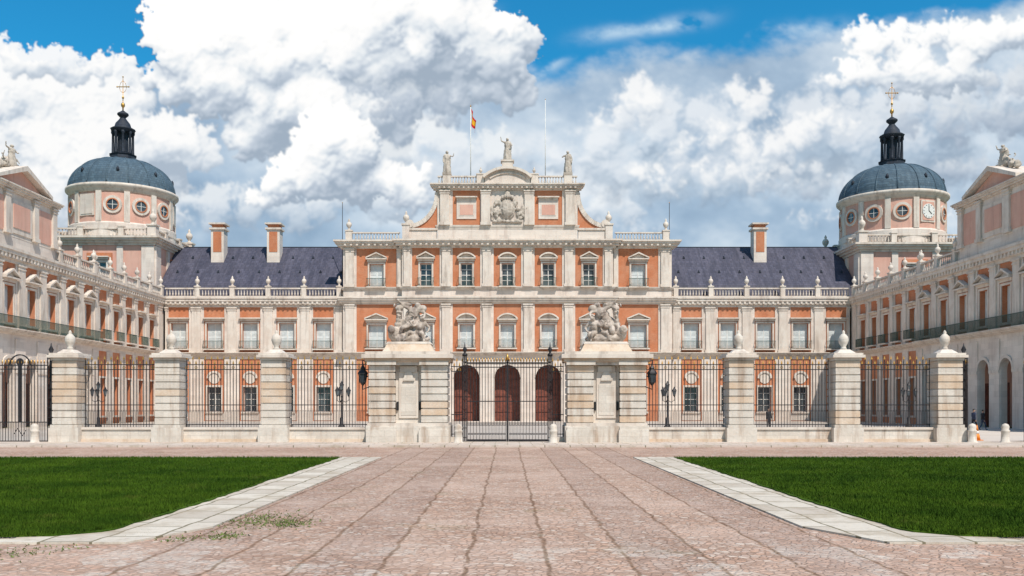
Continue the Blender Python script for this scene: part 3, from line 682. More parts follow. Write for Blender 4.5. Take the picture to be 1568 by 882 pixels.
for s_ in(-1,1):
    x=s_*2.25
    for dx in(-.09,.09):
        for dv in(-.09,.09): b.box(x+dx-.02,x+dx+.02,dv-.02,dv+.02,0,4.6,IRON)
    for i in range(9): b.box(x-.11,x+.11,-.11,.11,.3+i*.5,.33+i*.5,IRON)
    b.box(x-.035,x+.035,-.035,.035,0,4.6,IRON)
    b.lathe(x,0,[(.13,4.6),(.15,4.7),(.05,4.78),(.1,4.9),(.12,4.98),(.04,5.1),(.015,5.35)],IRON,8)
    u0,u1=sorted((s_*2.36,s_*2.98)); b.box(u0,u1,-.2,.2,0,.35,PIER)
    ironbars(b,u0,u1,.35,4.2,.13)
    u0,u1=sorted((s_*.06,s_*2.13))
    for z in(.06,.95,1.05,2.2,4.0,4.18): b.box(u0,u1,-.03,.03,z,z+.05,IRON)
    n=13
    for i in range(n+1):
        q=u0+.03+(u1-u0-.06)*i/n; b.box(q-.016,q+.016,-.015,.015,.06,4.3,IRON); b.lathe(q,0,[(.012,4.3),(.045,4.36),(.004,4.55)],GOLD,4)
        if i<n:
            q2=q+(u1-u0-.06)/n/2; b.box(q2-.010,q2+.010,-.010,.010,.06,1.0,IRON); b.ring(q2,.5,.03,.06,-.01,.01,IRON,n=8)
    b.box(u0,u1,-.012,.0,.1,.22,IRON)
b.box(-.05,.05,-.04,.04,.04,4.4,IRON); b.lathe(0,0,[(.05,4.4),(.09,4.5),(.02,4.75)],GOLD,8)
b.box(-2.3,2.3,-.04,.04,4.24,4.29,IRON)
b.obj('wrought_iron_gate')
for s_ in(-1,1):
    b=B(); b.T=TF
    for xx in(s_*24.1,s_*30.4):
        for dx in(-.12,.12):
            for dv in(-.12,.12): b.box(xx+dx-.025,xx+dx+.025,dv-.025,dv+.025,0,4.6,IRON)
        b.box(xx-.05,xx+.05,-.05,.05,0,4.6,IRON)
        for i in range(9): b.box(xx-.15,xx+.15,-.15,.15,.3+i*.52,.34+i*.52,IRON)
        b.lathe(xx,0,[(.2,4.6),(.2,4.7),(.07,4.8),(.14,4.95),(.04,5.15),(.02,5.3)],IRON,8)
    def leaf():
        for z in(.1,1.1,3.9,4.1): b.box(0,2.9,-.03,.03,z,z+.05,IRON)
        n=17
        for i in range(n+1):
            q=2.9*i/n; b.box(q-.016,q+.016,-.015,.015,.08,4.2,IRON); b.lathe(q,0,[(.012,4.2),(.045,4.27),(.004,4.45)],GOLD,4)
            if i<n: q2=q+2.9/n/2; b.box(q2-.010,q2+.010,-.010,.010,.1,1.1,IRON)
        cc=1.45; b.ring(cc,4.15,.5,.56,-.03,.03,IRON,0,math.pi,14); b.disc(cc,4.3,.2,-.02,.02,IRON,12)
        b.tube([(cc-.3,0,.5),(cc-.15,0,.8),(cc+.15,0,.4),(cc+.3,0,.7)],.025,IRON)
        b.box(cc-.05,cc+.05,-.05,.05,1.1,4.5,IRON)
    if s_<0:
        b.T=lambda u,v,z:(-27.2+u,FY-v,z); leaf(); b.T=lambda u,v,z:(-30.2+u,FY-v,z); leaf()
    else:   # inner leaf stands open, swung into the court
        ca,sa=math.cos(1.38),math.sin(1.38)
        b.T=lambda u,v,z:(24.3+u*ca+v*sa,FY+u*sa-v*ca,z); leaf(); b.T=lambda u,v,z:(27.3+u,FY-v,z); leaf()
    b.obj('wrought_iron_side_gate')
def bollard(x,y):
    b=B(); b.lathe(x,y,[(.27,0),(.27,.12),(.21,.16),(.19,.6),(.22,.66),(.22,.72),(.17,.76),(.2,.9),(.15,1.02),(.02,1.08)],PIER,14); b.obj('stone_bollard')
for x,y in((-2.5,46.7),(2.35,46.7),(-24.3,47.0),(24.0,47.2),(25.7,47.2)): bollard(x,y)
for s_ in(-1,1):
    b=B(); x=s_*7.55; y=FY-.55
    b.tube([(s_*7.15,y,3.0),(x,y,2.85),(x,y,3.1)],.03,IRON); b.tube([(s_*7.15,y,4.2),(x,y,4.35),(x,y,4.1)],.03,IRON); b.tube([(s_*7.15,y,3.6),(s_*7.35,y,3.5)],.03,IRON)
    b.lathe(x,y,[(.05,3.05),(.1,3.12),(.17,3.2)],IRON,6,False); b.lathe(x,y,[(.15,3.2),(.22,3.65)],GLASS,6,False)
    for k in range(6):
        a=2*math.pi*k/6; b.tube([(x+.155*math.cos(a),y+.155*math.sin(a),3.2),(x+.225*math.cos(a),y+.225*math.sin(a),3.66)],.016,IRON,4)
    b.lathe(x,y,[(.27,3.65),(.26,3.72),(.12,3.88),(.13,3.95),(.05,4.1),(.02,4.25)],IRON,6,False)
    b.obj('wall_lantern')
def lamp(x,y,h=4.0):
    b=B(); b.lathe(x,y,[(.3,0),(.3,.2),(.17,.35),(.14,.9),(.08,1.0),(.06,h-.7),(.1,h-.65),(.05,h-.5),(.04,h-.1)],IRON,10)
    def lan(px,py,z):
        b.lathe(px,py,[(.04,z-.12),(.12,z)],IRON,6,False); b.lathe(px,py,[(.11,z),(.19,z+.4)],GLASS,6,False); b.lathe(px,py,[(.23,z+.4),(.1,z+.58),(.03,z+.75)],IRON,6,False)
    for k in range(3):
        a=2*math.pi*k/3; c_,s2=math.cos(a),math.sin(a)
        b.tube([(x,y,h-.9),(x+.3*c_,y+.3*s2,h-1.1),(x+.6*c_,y+.6*s2,h-.95),(x+.6*c_,y+.6*s2,h-.6)],.03,IRON); lan(x+.6*c_,y+.6*s2,h-.5)
    lan(x,y,h); b.obj('street_lamp')
for x,y in((-14.5,80),(14.0,80),(-35.8,80),(36,82)): lamp(x,y,3.4)

# ==================================================================== GROUND
def sheet(name,poly,z,mat,th=0):
    bm=bmesh.new(); vs=[bm.verts.new((x,y,z)) for x,y in poly]; f=bm.faces.new(vs)
    f.normal_update()
    if f.normal.z<0: f.normal_flip()
    if th:
        r=bmesh.ops.extrude_face_region(bm,geom=[f]); 
        for g in r['geom']:
            if isinstance(g,bmesh.types.BMVert): g.co.z-=th
        bmesh.ops.recalc_face_normals(bm,faces=bm.faces)
    me=bpy.data.meshes.new(name); bm.to_mesh(me); bm.free(); me.materials.append(mat); ob=bpy.data.objects.new(name,me); COL.objects.link(ob); return ob
def cobble(name,cols,scale,stripes=False,moss=.35):
    m,t,p=newmat(name,.9,0,.15)
    P=pos(t); x,y,z=t.sep(P)
    w=t.noise(P,2.5,2)[1]
    Pw=t.vm('ADD',P,t.vm('MULTIPLY',w,(.10,.10,0)))
    vo=t.node('ShaderNodeTexVoronoi',feature='F1'); t.put(vo.inputs['Vector'],Pw); vo.inputs['Scale'].default_value=scale
    ve=t.node('ShaderNodeTexVoronoi',feature='DISTANCE_TO_EDGE'); t.put(ve.inputs['Vector'],Pw); ve.inputs['Scale'].default_value=scale
    r=t.sep(vo.outputs['Color'])
    col=t.mix(t.ss(r[0],.2,.8),c4(cols[0]),c4(cols[1])); col=t.mix(t.ss(r[1],.6,.95),col,c4(cols[2])); col=t.mix(t.ss(r[2],.84,1.),col,c4((.66,.555,.47)))
    edge=t.ss(ve.outputs['Distance'],.0,.18)
    fine=t.noise(P,28,3,.7)[0]
    joint=t.mix(t.ss(t.noise(P,.8,3)[0],.4,.7),(.20,.125,.085,1),(.32,.22,.16,1))
    col=t.mix(t.lin(edge,0,1,.35,1),joint,col)
    big=t.noise(P,.30,5,.65)[0]; col=t.mix(t.m('MULTIPLY',t.ss(big,.40,.66),.6),col,c4(cols[3]))
    big2=t.noise(P,1.1,5,.78)[0]; col=t.mix(t.m('MULTIPLY',t.ss(big2,.50,.70),.5),col,(.30,.175,.12,1))
    col=t.mix(t.lin(fine,.35,.7,0,.35),col,(.26,.17,.125,1))
    sl=t.node('ShaderNodeTexVoronoi',feature='F1',distance='CHEBYCHEV'); t.put(sl.inputs['Vector'],t.vm('MULTIPLY',Pw,(1.1,.7,0.))); sl.inputs['Scale'].default_value=1.3
    sr=t.sep(sl.outputs['Color'])[0]; sf=t.m('MULTIPLY',t.ss(sr,.76,.84),t.ss(y,14.5,11.8)); sf=t.m('MULTIPLY',sf,t.ss(t.noise(P,4,4,.7)[0],.35,.6))
    col=t.mix(t.m('MULTIPLY',sf,.6),col,(.60,.53,.46,1))
    if stripes:
        n3=t.noise(P,1.3,3)[1]; Q=t.vm('ADD',P,t.vm('MULTIPLY',t.vm('SUBTRACT',n3,(.5,.5,.5)),(.20,.20,0))); qx,qy,qz=t.sep(Q)
        br=t.node('ShaderNodeTexBrick')
        t.put(br.inputs['Vector'],t.comb(qy,t.m('ADD',qx,.52),0.)); br.inputs['Scale'].default_value=1
        br.inputs['Brick Width'].default_value=90.; br.inputs['Row Height'].default_value=1.04; br.inputs['Mortar Size'].default_value=.045; br.inputs['Mortar Smooth'].default_value=.8
        br.inputs['Color1'].default_value=(1.08,1.06,1.04,1); br.inputs['Color2'].default_value=(.88,.87,.88,1); br.inputs['Mortar'].default_value=(.48,.41,.33,1)
        mk=t.ss(t.noise(P,1.7,4,.7)[0],.28,.48)
        col=t.mix(t.m('MULTIPLY',mk,.85),col,br.outputs[0],'MULTIPLY')
        rw=t.noise(t.comb(t.m('MULTIPLY',qx,.25),t.m('MULTIPLY',qy,2.2),1.),1.,4,.7)[0]
        col=t.mix(t.m('MULTIPLY',t.ss(rw,.5,.68),.35),col,(.31,.195,.14,1))
    if moss:
        mn=t.noise(P,.45,5,.7)[0]; mf=t.m('MULTIPLY',t.ss(mn,.57,.72),moss); mf=t.m('MULTIPLY',mf,t.lin(edge,0,1,1,.30))
        col=t.mix(mf,col,(.16,.15,.06,1))
    t.L.new(col,p.inputs['Base Color']); bump(t,p,edge,.6,.03); return m
COB=cobble('cobblestone',((.56,.335,.24),(.51,.37,.30),(.36,.225,.165),(.60,.43,.34)),8.5,False,.6)
ROAD=cobble('road_cobblestone',((.57,.37,.275),(.53,.40,.33),(.38,.25,.19),(.62,.46,.375)),9,True,.6)
def slab(name,c1,c2,bw,bh,swap=False):
    m,t,p=newmat(name,.85,0,.2); P=pos(t)
    n3=t.noise(P,1.2,2)[1]; Q=t.vm('ADD',P,t.vm('MULTIPLY',t.vm('SUBTRACT',n3,(.5,.5,.5)),(.16,.16,0))); x,y,z=t.sep(Q)
    br=t.node('ShaderNodeTexBrick'); t.put(br.inputs['Vector'],t.comb(y,x,0.) if swap else t.comb(x,y,0.)); br.inputs['Scale'].default_value=1
    br.inputs['Brick Width'].default_value=bw; br.inputs['Row Height'].default_value=bh; br.inputs['Mortar Size'].default_value=.025
    br.inputs['Color1'].default_value=c4(c1); br.inputs['Color2'].default_value=c4(c2); br.inputs['Mortar'].default_value=(.20,.17,.11,1)
    n=t.noise(P,.9,6,.72)[0]; n2=t.noise(P,9,4,.7)[0]
    col=t.mix(t.m('MULTIPLY',t.ss(n,.45,.66),.65),br.outputs[0],(.36,.285,.20,1)); col=t.mix(t.m('MULTIPLY',t.ss(n2,.5,.8),.5),col,(.28,.22,.17,1))
    t.L.new(col,p.inputs['Base Color']); bump(t,p,n2,.5,.02); return m
SLAB=slab('limestone_slabs',(.64,.57,.48),(.50,.43,.355),1.1,.75,True)
WALK=slab('sidewalk_slabs',(.62,.53,.46),(.54,.44,.38),1.2,.8)
m,t,p=newmat('courtyard_gravel',.9,0,.2); P=pos(t)
n=t.noise(P,.15,5,.6)[0]; n2=t.noise(P,6,4,.7)[0]
t.L.new(t.mix(t.lin(n2,.3,.7,0,.4),t.mix(t.ss(n,.35,.65),(.58,.50,.43,1),(.64,.57,.50,1)),(.4,.32,.27,1)),p.inputs['Base Color']); bump(t,p,n2,.4); YARD=m
m,t,p=newmat('bare_earth',.95,0,.2); P=pos(t); n=t.noise(P,.01,6,.6)[0]
t.L.new(t.mix(t.ss(n,.35,.65),(.20,.17,.10,1),(.12,.14,.06,1)),p.inputs['Base Color']); EARTH=m
m,t,p=newmat('grass_blades',.85,0,.08); P=pos(t); n=t.noise(P,.35,5,.7)[0]; n2=t.noise(P,5,4,.75)[0]
c=t.mix(t.ss(n,.35,.66),(.030,.068,.005,1),(.068,.122,.009,1)); c=t.mix(t.m('MULTIPLY',t.ss(n2,.46,.7),.75),c,(.018,.043,.004,1)); c=t.mix(t.m('MULTIPLY',t.ss(t.noise(P,1.1,5,.75)[0],.55,.72),.5),c,(.13,.14,.028,1))
t.L.new(c,p.inputs['Base Color']); bump(t,p,n2,.8,.05); GRASS=m
rect=lambda a,b_,c,d:[(a,c),(b_,c),(b_,d),(a,d)]
sheet('ground',rect(-3000,3000,-600,5000),0,EARTH)
sheet('cobblestone_plaza',rect(-75,75,-15,46),.004,COB)
sheet('road',rect(-4.78,4.78,-10,43.5),.008,ROAD)
sheet('courtyard_pavement',rect(-43.9,43.9,46,117.5),.004,YARD)
sheet('sidewalk',rect(-75,75,43.6,49.4),.10,WALK,.095)
for s_ in(-1,1):
    bp=[(4.8,34.9),(4.8,14.9),(5.5,13.15),(60,12.9),(60,34.9)]
    sheet('stone_path',[(s_*x,y) for x,y in bp],.035,SLAB,.03)
    arc=[(7.3-1.15*math.cos(a),14.95-1.3*math.sin(a)) for a in[i*math.pi/2/8 for i in range(9)]]
    gp=[(6.3,34.2),(6.2,22)]+arc+[(60,13.55),(60,34.2)]
    gg=[]
    for i in range(len(gp)-1):
        (x0,y0),(x1,y1)=gp[i],gp[i+1]; L=math.hypot(x1-x0,y1-y0); k=max(1,int(L/.25))
        for j in range(k):
            f=j/k; x=x0+(x1-x0)*f; y=y0+(y1-y0)*f; w=.12*noise.noise(Vector((x*1.7,y*1.7,3)))+.05*noise.noise(Vector((x*6,y*6,9)))
            gg.append((x+w,y+w))
    gg.append(gp[-1])
    lawn=sheet('grass_lawn',[(s_*x,y) for x,y in gg],.06,GRASS,.03)
    N=150000
    Yb=13.5+(rng.random(N)**1.35)*20.8; Xb=6.15+rng.random(N)*(Yb*.62-4.5)
    keep=(Xb>6.2)&~((Xb<7.3)&(Yb<14.95)&(((Xb-7.3)/1.15)**2+((Yb-14.95)/1.3)**2>1)); Xb=Xb[keep]*s_; Yb=Yb[keep]; N=len(Xb)
    a=rng.random(N)*math.pi*2; hgt=.035+rng.random(N)*.05; w=.006+rng.random(N)*.008; le=rng.normal(0,.02,(N,2))
    Vv=np.zeros((N,3,3)); Vv[:,0,0]=Xb-np.cos(a)*w; Vv[:,0,1]=Yb-np.sin(a)*w; Vv[:,1,0]=Xb+np.cos(a)*w; Vv[:,1,1]=Yb+np.sin(a)*w; Vv[:,0:2,2]=.058
    Vv[:,2,0]=Xb+le[:,0]; Vv[:,2,1]=Yb+le[:,1]; Vv[:,2,2]=.06+hgt
    me=bpy.data.meshes.new('grass_blades'); me.vertices.add(3*N); me.loops.add(3*N); me.polygons.add(N)
    me.vertices.foreach_set('co',Vv.ravel()); me.loops.foreach_set('vertex_index',np.arange(3*N,dtype=np.int32)); me.polygons.foreach_set('loop_start',np.arange(0,3*N,3,dtype=np.int32)); me.polygons.foreach_set('loop_total',np.full(N,3,dtype=np.int32))
    me.update(calc_edges=True); me.materials.append(GRASS); ob=bpy.data.objects.new('blades',me); COL.objects.link(ob); ob.parent=lawn
b=B(); WEED=plain('weed_leaves',(.13,.17,.04),.8,0,.4,5)
for cx,cy,nn,sp in((-4.35,15.9,600,.9),(-3.7,15.4,300,.5),(-4.3,13.9,160,.35),(-4.9,13.6,60,.3),(-5.6,14.2,120,.3),(-6.5,12.4,120,.6),(-8,11.9,120,.6)):
    for i in range(nn):
        x=cx+random.gauss(0,sp*.45); y=cy+random.gauss(0,sp*.6); a=random.random()*6.28; w=.010+random.random()*.012; h=.01+random.random()*.025
        b.add([(x-w*math.cos(a),y-w*math.sin(a),.01),(x+w*math.cos(a),y+w*math.sin(a),.01),(x+random.gauss(0,.02),y+random.gauss(0,.02),.01+h)],[(0,1,2)],WEED)
b.obj('weeds',None,False)

# ==================================================================== PEOPLE
SKIN=plain('skin',(.45,.26,.18),.6,0,.05); HAIR=plain('dark_hair',(.03,.02,.015),.6); BLK=plain('black_cloth',(.02,.02,.025),.8); NAVY=plain('navy_cloth',(.03,.04,.08),.8); JEAN=plain('jeans_cloth',(.05,.07,.12),.8); SHOE=plain('shoe_leather',(.02,.018,.015),.5)
def person(x,y,rot,pose,top,bot,h=1.75):
    V,F=human(pose,1.08,2); b=B(); M=Matrix.Translation((x,y,.006))@Matrix.Rotation(rot,4,'Z')@Matrix.Scale(h/1.77,4)
    vs=[Vector(v) for v in V]
    zmin=min(v.z for v in vs)
    groups={}
    for f in F:
        c=sum((vs[i] for i in f),Vector())/len(f)
        if c.z>1.49: mt=SKIN
        elif c.z<.09: mt=SHOE
        elif c.z<.93 and abs(c.x)<.2: mt=bot
        elif abs(c.x)>.2 and c.z<.86: mt=SKIN
        else: mt=top
        groups.setdefault(mt,[]).append(f)
    b.V.extend([tuple(M@(v-Vector((0,0,zmin)))) for v in vs])
    for mt,fs in groups.items():
        k=b.mi(mt)
        for f in fs: b.F.append(list(f)); b.I.append(k); b.S.append(True)
    b.geo(sphere_geo((0,-.01,1.63),(.078,.095,.115)),M,SKIN); b.geo(sphere_geo((0,.012,1.665),(.085,.098,.098)),M,HAIR)
    b.geo(sphere_geo((0,-.11,1.62),(.014,.02,.022),None,1),M,SKIN)
    for s_ in(-1,1):
        b.geo(sphere_geo((s_*.03,-.096,1.645),(.012,.008,.008),None,1),M,HAIR); b.geo(sphere_geo((s_*.08,0,1.63),(.012,.02,.03),None,1),M,SKIN)
        P=dict(BASE); P.update(pose); hx=Vector(P['haL' if s_<0 else 'haR'])-Vector((0,0,zmin))
        for k in range(4): b.tube([tuple(M@(hx+Vector((0,-.03+.02*k,-.01)))),tuple(M@(hx+Vector((0,-.035+.02*k,-.05)))),tuple(M@(hx+Vector((-s_*.01,-.035+.02*k,-.085+.006*abs(k-1)))))],.008,SKIN,5)
        b.tube([tuple(M@(hx+Vector((0,-.03,.02)))),tuple(M@(hx+Vector((-s_*.01,-.06,-.015)))),tuple(M@(hx+Vector((-s_*.012,-.065,-.04))))],.009,SKIN,5)
    b.obj('person')
walk=dict(knL=(-.1,-.16,.52),anL=(-.1,-.2,.10),toL=(-.11,-.36,.06),knR=(.1,.04,.5),anR=(.1,.28,.13),toR=(.11,.15,.04),elL=(-.24,.1,1.14),wrL=(-.25,.06,.9),haL=(-.25,.04,.8),elR=(.24,-.05,1.15),wrR=(.25,-.2,.94),haR=(.25,-.25,.85))
person(21.3,74.5,.4,{},BLK,BLK,1.82); person(38.0,74.5,1.9,walk,NAVY,BLK); person(38.9,74.8,1.7,walk,BLK,JEAN,1.68)
CONE=plain('orange_plastic',(.75,.22,.02),.5,0,.1)
b=B(); b.box(26.45,26.95,51.75,52.25,.02,.06,CONE); b.lathe(26.7,52,[(.19,.06),(.12,.4)],CONE,14); b.lathe(26.7,52,[(.12,.4),(.09,.55)],WHITE,14); b.lathe(26.7,52,[(.09,.55),(.03,.9)],CONE,14); b.obj('traffic_cone')

# ==================================================================== SKY : cumulus banks on a distant shell (per-vertex colour/opacity)
CS=1.5; PX0,PY0=-700.,-530.; NX,NY=2000,780
xs=PX0+CS*np.arange(NX); ys=PY0+CS*np.arange(NY); GX,GY=np.meshgrid(xs,ys)
fx=np.fft.rfftfreq(NX)[None,:]; fy=np.fft.fftfreq(NY)[:,None]; FR=np.sqrt(fx*fx+fy*fy); FR[0,0]=1
def fnoise(beta,lam,seed,aniso=1.):
    r=np.random.default_rng(seed); w=np.fft.rfft2(r.standard_normal((NY,NX)))
    f=np.sqrt((fx*aniso)**2+fy*fy); f[0,0]=1; f0=CS/lam
    a=1/(f*f+f0*f0)**(beta/2); o=np.fft.irfft2(w*a,s=(NY,NX)); o-=o.mean(); return o/o.std()
def blur(a,s): s/=CS; return np.fft.irfft2(np.fft.rfft2(a)*np.exp(-2*(math.pi*s)**2*FR**2*(FR<1)),s=(NY,NX))
def sstep(x,a,b): q=np.clip((x-a)/(b-a),0,1); return q*q*(3-2*q)
def bil(a,X,Y):
    X=np.clip((X-PX0)/CS,0,NX-1.001); Y=np.clip((Y-PY0)/CS,0,NY-1.001); i=X.astype(int); j=Y.astype(int); f=X-i; g=Y-j
    return (a[j,i]*(1-f)+a[j,i+1]*f)*(1-g)+(a[j+1,i]*(1-f)+a[j+1,i+1]*f)*g
w1,w2=fnoise(1.8,60,1)*5,fnoise(1.8,60,2)*5
WX=GX+w1; WY=GY+w2
def cumulus(ells,seed,soft=.10,R0=42,dens=2.0,det=.24):
    r=np.random.default_rng(seed); H=np.full((NY,NX),-60.); C=np.full((NY,NX),-1.)
    def splat(x,y,z,q):
        i0=max(0,int((x-q-PX0)/CS)); i1=min(NX,int((x+q-PX0)/CS)+2); j0=max(0,int((y-q-PY0)/CS)); j1=min(NY,int((y+q-PY0)/CS)+2)
        if i0>=i1 or j0>=j1: return
        d2=(xs[None,i0:i1]-x)**2+(ys[j0:j1,None]-y)**2; inn=d2<q*q
        h=np.where(inn,z+np.sqrt(np.maximum(q*q-d2,0)),-60.); np.maximum(H[j0:j1,i0:i1],h,out=H[j0:j1,i0:i1])
        c=(q-np.sqrt(d2))/26.; np.maximum(C[j0:j1,i0:i1],c,out=C[j0:j1,i0:i1])
    def child(x,y,z,q,lev,yb):
        splat(x,y,z,q)
        if q<5.5 or lev>3: return
        for _ in range(10 if lev==0 else 7):
            d=r.normal(0,1,3); d[2]=abs(d[2])*.7; d[1]-=.35; d/=np.linalg.norm(d)
            cq=q*r.uniform(.28,.5); X,Y,Z=x+d[0]*q*.88,y+d[1]*q*.88,z+d[2]*q*.8
            if Y>yb: continue
            child(X,Y,Z,cq,lev+1,yb)
    for cx,cy,rx,ry in ells:
        R=min(R0,.5*min(rx,ry)); n=int(dens*rx*ry/(R*R))+2
        for _ in range(n):
            a=r.uniform(0,2*math.pi); ro=math.sqrt(r.uniform(0,1)); 
            child(cx+(rx-R*.8)*ro*math.cos(a),cy+(ry-R*.8)*ro*math.sin(a),.75*min(rx,ry)*math.sqrt(1-ro*ro),R*r.uniform(.6,1.15),0,cy+ry)
    H=bil(H,WX,WY); C=bil(C,WX,WY)
    fb=fnoise(1.6,50,seed+50); C=C+fb*.05
    al=sstep(C,0.,soft)
    Hm=np.where(H>-50,H,0)+fb*1.8
    def lam(h,k):
        gy,gx=np.gradient(h,CS); n=np.sqrt(gx*gx+gy*gy+k*k); return (gx*.30+gy*.72+k*.62)/n
    Hs=blur(Hm,1.6); Hb=blur(Hm,11); Hc=blur(Hm,34)
    ao=np.clip((Hm-Hb)/14,-1,1); ao2=np.clip((Hb-Hc)/30,-1,1)
    s=det*lam(Hs,1.2)+.36*lam(Hb,.8)+(.64-det)*lam(Hc,.55)+.17*ao+.22*ao2
    return al,s,fb
def shade(s,stops):
    v=[k[0] for k in stops]; return np.stack([np.interp(s,v,[k[1][i] for k in stops]) for i in range(3)],-1)
RGB=np.zeros((NY,NX,3)); AL=np.zeros((NY,NX))
def over(a,c):
    global RGB,AL
    na=a+AL*(1-a); RGB=(c*a[...,None]+RGB*(AL*(1-a))[...,None])/np.maximum(na,1e-4)[...,None]; AL=na
yb=np.interp(xs,[-700,-200,0,200,500,830,950,1100,1280,1420,1568,1800,2300],[60,110,125,105,120,120,84,68,50,22,-5,10,60])[None,:]
n1=fnoise(2.3,280,11,1.8); n2=fnoise(1.9,90,12,1.5); n3=fnoise(2.4,320,13,1.4)
a=sstep((GY-yb)+n1*9+n2*6,-12,34)*.95
q=np.clip(.52+.17*n1+.07*n2+.11*n3-.0004*(GY-200),0,1)
over(a,shade(q,[(0,(.25,.36,.50)),(.45,(.40,.52,.66)),(.8,(.64,.73,.82)),(1,(.82,.86,.9))]))
for (cx,cy,L_,W_,an,st) in((995,44,95,11,-.16,.75),(845,108,34,5,-.5,.5),(700,30,60,10,-.2,.3),(1250,45,60,12,-.1,.4)):
    dx,dy=GX-cx+n2*5,GY-cy+n1*3; uu=dx*math.cos(an)+dy*math.sin(an); vv=-dx*math.sin(an)+dy*math.cos(an)
    a=st*np.exp(-(uu/L_)**4-(vv/W_)**2)*np.clip(.75+.35*n2,0,1); over(a,np.broadcast_to(np.array((.62,.78,.90)),RGB.shape))
ST=[(.0,(.36,.44,.54)),(.30,(.56,.63,.72)),(.50,(.80,.845,.885)),(.66,(.97,.97,.97)),(.9,(1.06,1.05,1.03))]
STW=[(.0,(.42,.50,.60)),(.35,(.62,.69,.77)),(.6,(.84,.87,.90)),(.85,(1.0,.995,.985))]
STM=[(.0,(.30,.39,.50)),(.35,(.46,.56,.67)),(.6,(.66,.73,.81)),(.85,(.88,.91,.94))]
STG=[(.0,(.26,.33,.43)),(.4,(.38,.46,.57)),(.75,(.54,.61,.70)),(1,(.7,.75,.8))]
al,s,fb=cumulus([(60,150,170,75),(-80,140,160,80),(150,230,180,110),(0,300,260,110),(-450,220,260,140),(1950,200,260,150)],101,.16)
over(al*.97,shade(s+.02,STW))
al,s,fb=cumulus([(400,80,190,110),(330,40,115,80),(300,130,95,60),(560,60,190,110),(660,10,130,80),(745,70,80,68),(700,130,110,50),(480,170,190,90),(560,-60,180,80)],202,.09,det=.18)
over(al,shade(s+.09,ST))
al,s,fb=cumulus([(700,235,130,70),(770,290,110,50),(640,300,170,50),(330,320,190,45),(880,320,120,36)],303,.45,34)
over(al*.8,shade(s,[(0,(.36,.45,.56)),(.4,(.54,.63,.73)),(.8,(.78,.83,.88)),(1,(.88,.91,.93))]))
al,s,fb=cumulus([(585,128,62,24),(630,160,62,30),(670,180,40,24),(545,112,28,14)],404,.4,20)
over(al*.8,shade(s-.05,STG))
al,s,fb=cumulus([(530,225,85,66),(500,260,95,50),(450,275,65,38),(590,285,80,36),(420,300,60,22)],505,.10,34)
over(al,shade(s+.07,ST))
al,s,fb=cumulus([(275,210,62,38),(310,235,50,26),(60,95,80,30),(0,85,50,28),(130,105,60,26)],606,.16,24)
over(al*.92,shade(s+.05,STW))
# broad grey-white cumulus body filling the right-hand half, then sunlit heads on it
al,s,fb=cumulus([(1010,200,150,70),(1180,200,170,90),(1100,270,230,70),(1330,230,170,90),(1450,170,150,90),(900,240,90,50)],650,.9,44)
over(al*.75,shade(s+.02,STM))
al,s,fb=cumulus([(985,160,58,46),(940,190,50,28),(1158,150,64,42),(1195,220,78,44),(1110,205,60,30),(1190,265,92,36),(1030,265,80,32),(1060,220,52,24),(1270,190,60,34)],707,.55,30)
over(al*.85,shade(s+.07,STW))
al,s,fb=cumulus([(1370,60,75,36),(1450,48,70,34),(1520,60,62,46),(1600,60,80,50),(1330,120,80,40),(1440,110,100,44)],808,.26,32)
over(al*.92,shade(s+.02,ST))
al,s,fb=cumulus([(1480,185,130,40),(1570,130,90,36),(1520,260,110,34),(1240,290,90,22)],909,.5,32)
over(al*.8,shade(s,STG))
al,s,fb=cumulus([(1250,335,60,16),(1480,335,120,20),(960,350,80,14),(250,335,70,22)],919,.5,18)
over(al*.7,shade(s,STW))
RGB=np.stack([blur(RGB[...,i],.9) for i in range(3)],-1)
hz=sstep(GY,330,600)[...,None]*.3; RGB=RGB*(1-hz)+np.array((.55,.65,.76))*hz
edge=sstep(GX,-690,-450)*sstep(-GX,-2290,-2000)*sstep(GY,-520,-330); AL=np.clip(AL,0,1)*edge
vx=np.concatenate([np.arange(PX0,-60,8.),np.arange(-60,1630,1.6),np.arange(1630,2290,8.)]); vy=np.concatenate([np.arange(PY0,-40,8.),np.arange(-40,430,1.6),np.arange(430,640,8.)])
VX,VY=np.meshgrid(vx,vy); nx,ny=len(vx),len(vy)
cr=[bil(RGB[...,i],VX,VY) for i in range(3)]+[bil(AL,VX,VY)]
dx=(VX-777)/1400; dz=(621-VY)/1400; L_=2600/np.sqrt(dx*dx+1+dz*dz)
co=np.stack([dx*L_,L_,2+dz*L_],-1).reshape(-1,3)
i=np.arange(nx-1)[None,:]+np.arange(ny-1)[:,None]*nx; fc=np.stack([i,i+1,i+1+nx,i+nx],-1).reshape(-1)
NF=(nx-1)*(ny-1)
me=bpy.data.meshes.new('sky'); me.vertices.add(nx*ny); me.loops.add(4*NF); me.polygons.add(NF)
me.vertices.foreach_set('co',co.ravel()); me.loops.foreach_set('vertex_index',fc.astype(np.int32)); me.polygons.foreach_set('loop_start',np.arange(0,4*NF,4,dtype=np.int32)); me.polygons.foreach_set('loop_total',np.full(NF,4,dtype=np.int32))
me.update(calc_edges=True)
at=me.color_attributes.new('cloud','FLOAT_COLOR','POINT'); at.data.foreach_set('color',np.stack(cr,-1).reshape(-1).astype(np.float32))
m=bpy.data.materials.new('cloud_bank'); m.use_nodes=True; t=NT(m.node_tree); t.N.clear()
o=t.node('ShaderNodeOutputMaterial'); em=t.node('ShaderNodeEmission'); tr=t.node('ShaderNodeBsdfTransparent'); mx=t.node('ShaderNodeMixShader'); A=t.node('ShaderNodeAttribute',attribute_name='cloud')
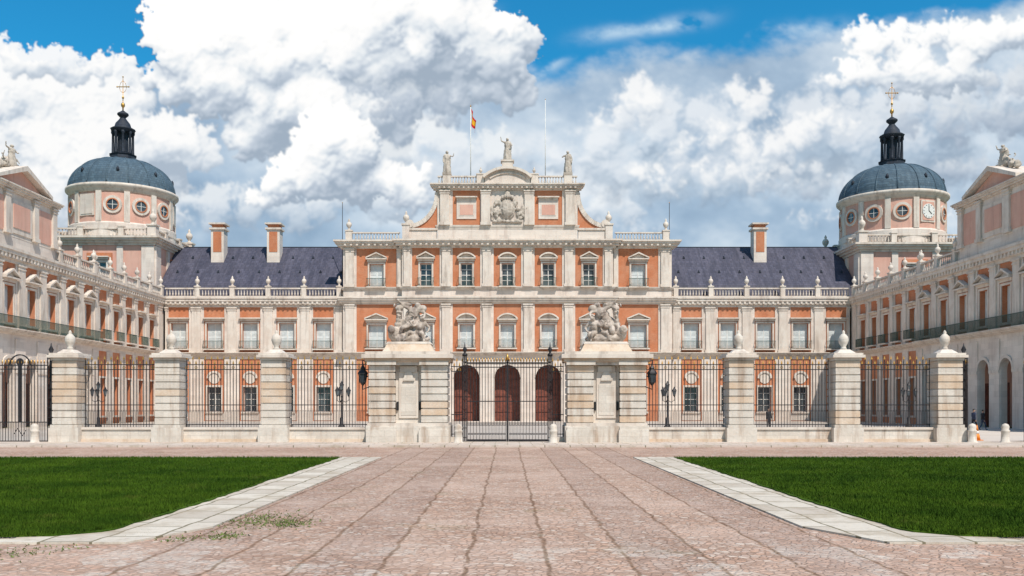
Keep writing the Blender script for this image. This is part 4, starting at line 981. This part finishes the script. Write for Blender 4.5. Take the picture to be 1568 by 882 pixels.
t.L.new(A.outputs['Color'],em.inputs[0]); t.L.new(A.outputs['Alpha'],mx.inputs[0]); t.L.new(tr.outputs[0],mx.inputs[1]); t.L.new(em.outputs[0],mx.inputs[2]); t.L.new(mx.outputs[0],o.inputs[0])
try: m.cycles.emission_sampling='NONE'
except Exception: pass
me.materials.append(m); COL.objects.link(bpy.data.objects.new('sky',me))

w=bpy.data.worlds.new('World'); sc.world=w; w.use_nodes=True
t=NT(w.node_tree); t.N.clear()
out=t.node('ShaderNodeOutputWorld'); bg=t.node('ShaderNodeBackground'); t.L.new(bg.outputs[0],out.inputs[0])
SE,SA=math.radians(54),math.radians(27)   # sun high behind the viewer, to the right
sky=t.node('ShaderNodeTexSky',sky_type='NISHITA'); sky.sun_disc=False; sky.sun_elevation=SE; sky.sun_rotation=math.pi-SA
sky.air_density=1.3; sky.dust_density=.2; sky.ozone_density=2.5
d=t.node('ShaderNodeTexCoord').outputs['Generated']; x,y,z=t.sep(d)
col=t.mix(1.,sky.outputs[0],(.14,1.0,1.35,1),'MULTIPLY')
gm=t.noise(d,2.6,3,.58)[0]; ga=t.m('MULTIPLY',t.ss(gm,.48,.58),t.ss(y,.3,.0))
col=t.mix(ga,col,(5.6,5.4,5.2,1))
t.L.new(col,bg.inputs[0]); bg.inputs[1].default_value=.10
sd=bpy.data.lights.new('sun','SUN'); sd.energy=4.8; sd.angle=math.radians(.5); sd.color=(1,.945,.865)
so=bpy.data.objects.new('sun',sd); COL.objects.link(so)
vec=Vector((math.sin(SA)*math.cos(SE),-math.cos(SA)*math.cos(SE),math.sin(SE)))
so.rotation_euler=vec.to_track_quat('Z','Y').to_euler()
cd=bpy.data.cameras.new('camera'); cam=bpy.data.objects.new('camera',cd); COL.objects.link(cam); sc.camera=cam
cam.location=(0,0,2); cam.rotation_euler=(math.pi/2,0,0); cd.sensor_width=36; cd.lens=36*1400/1568; cd.shift_y=180/1568; cd.shift_x=7/1568; cd.clip_end=8000
sc.view_settings.view_transform='Standard'; sc.view_settings.look='None'; sc.view_settings.exposure=0
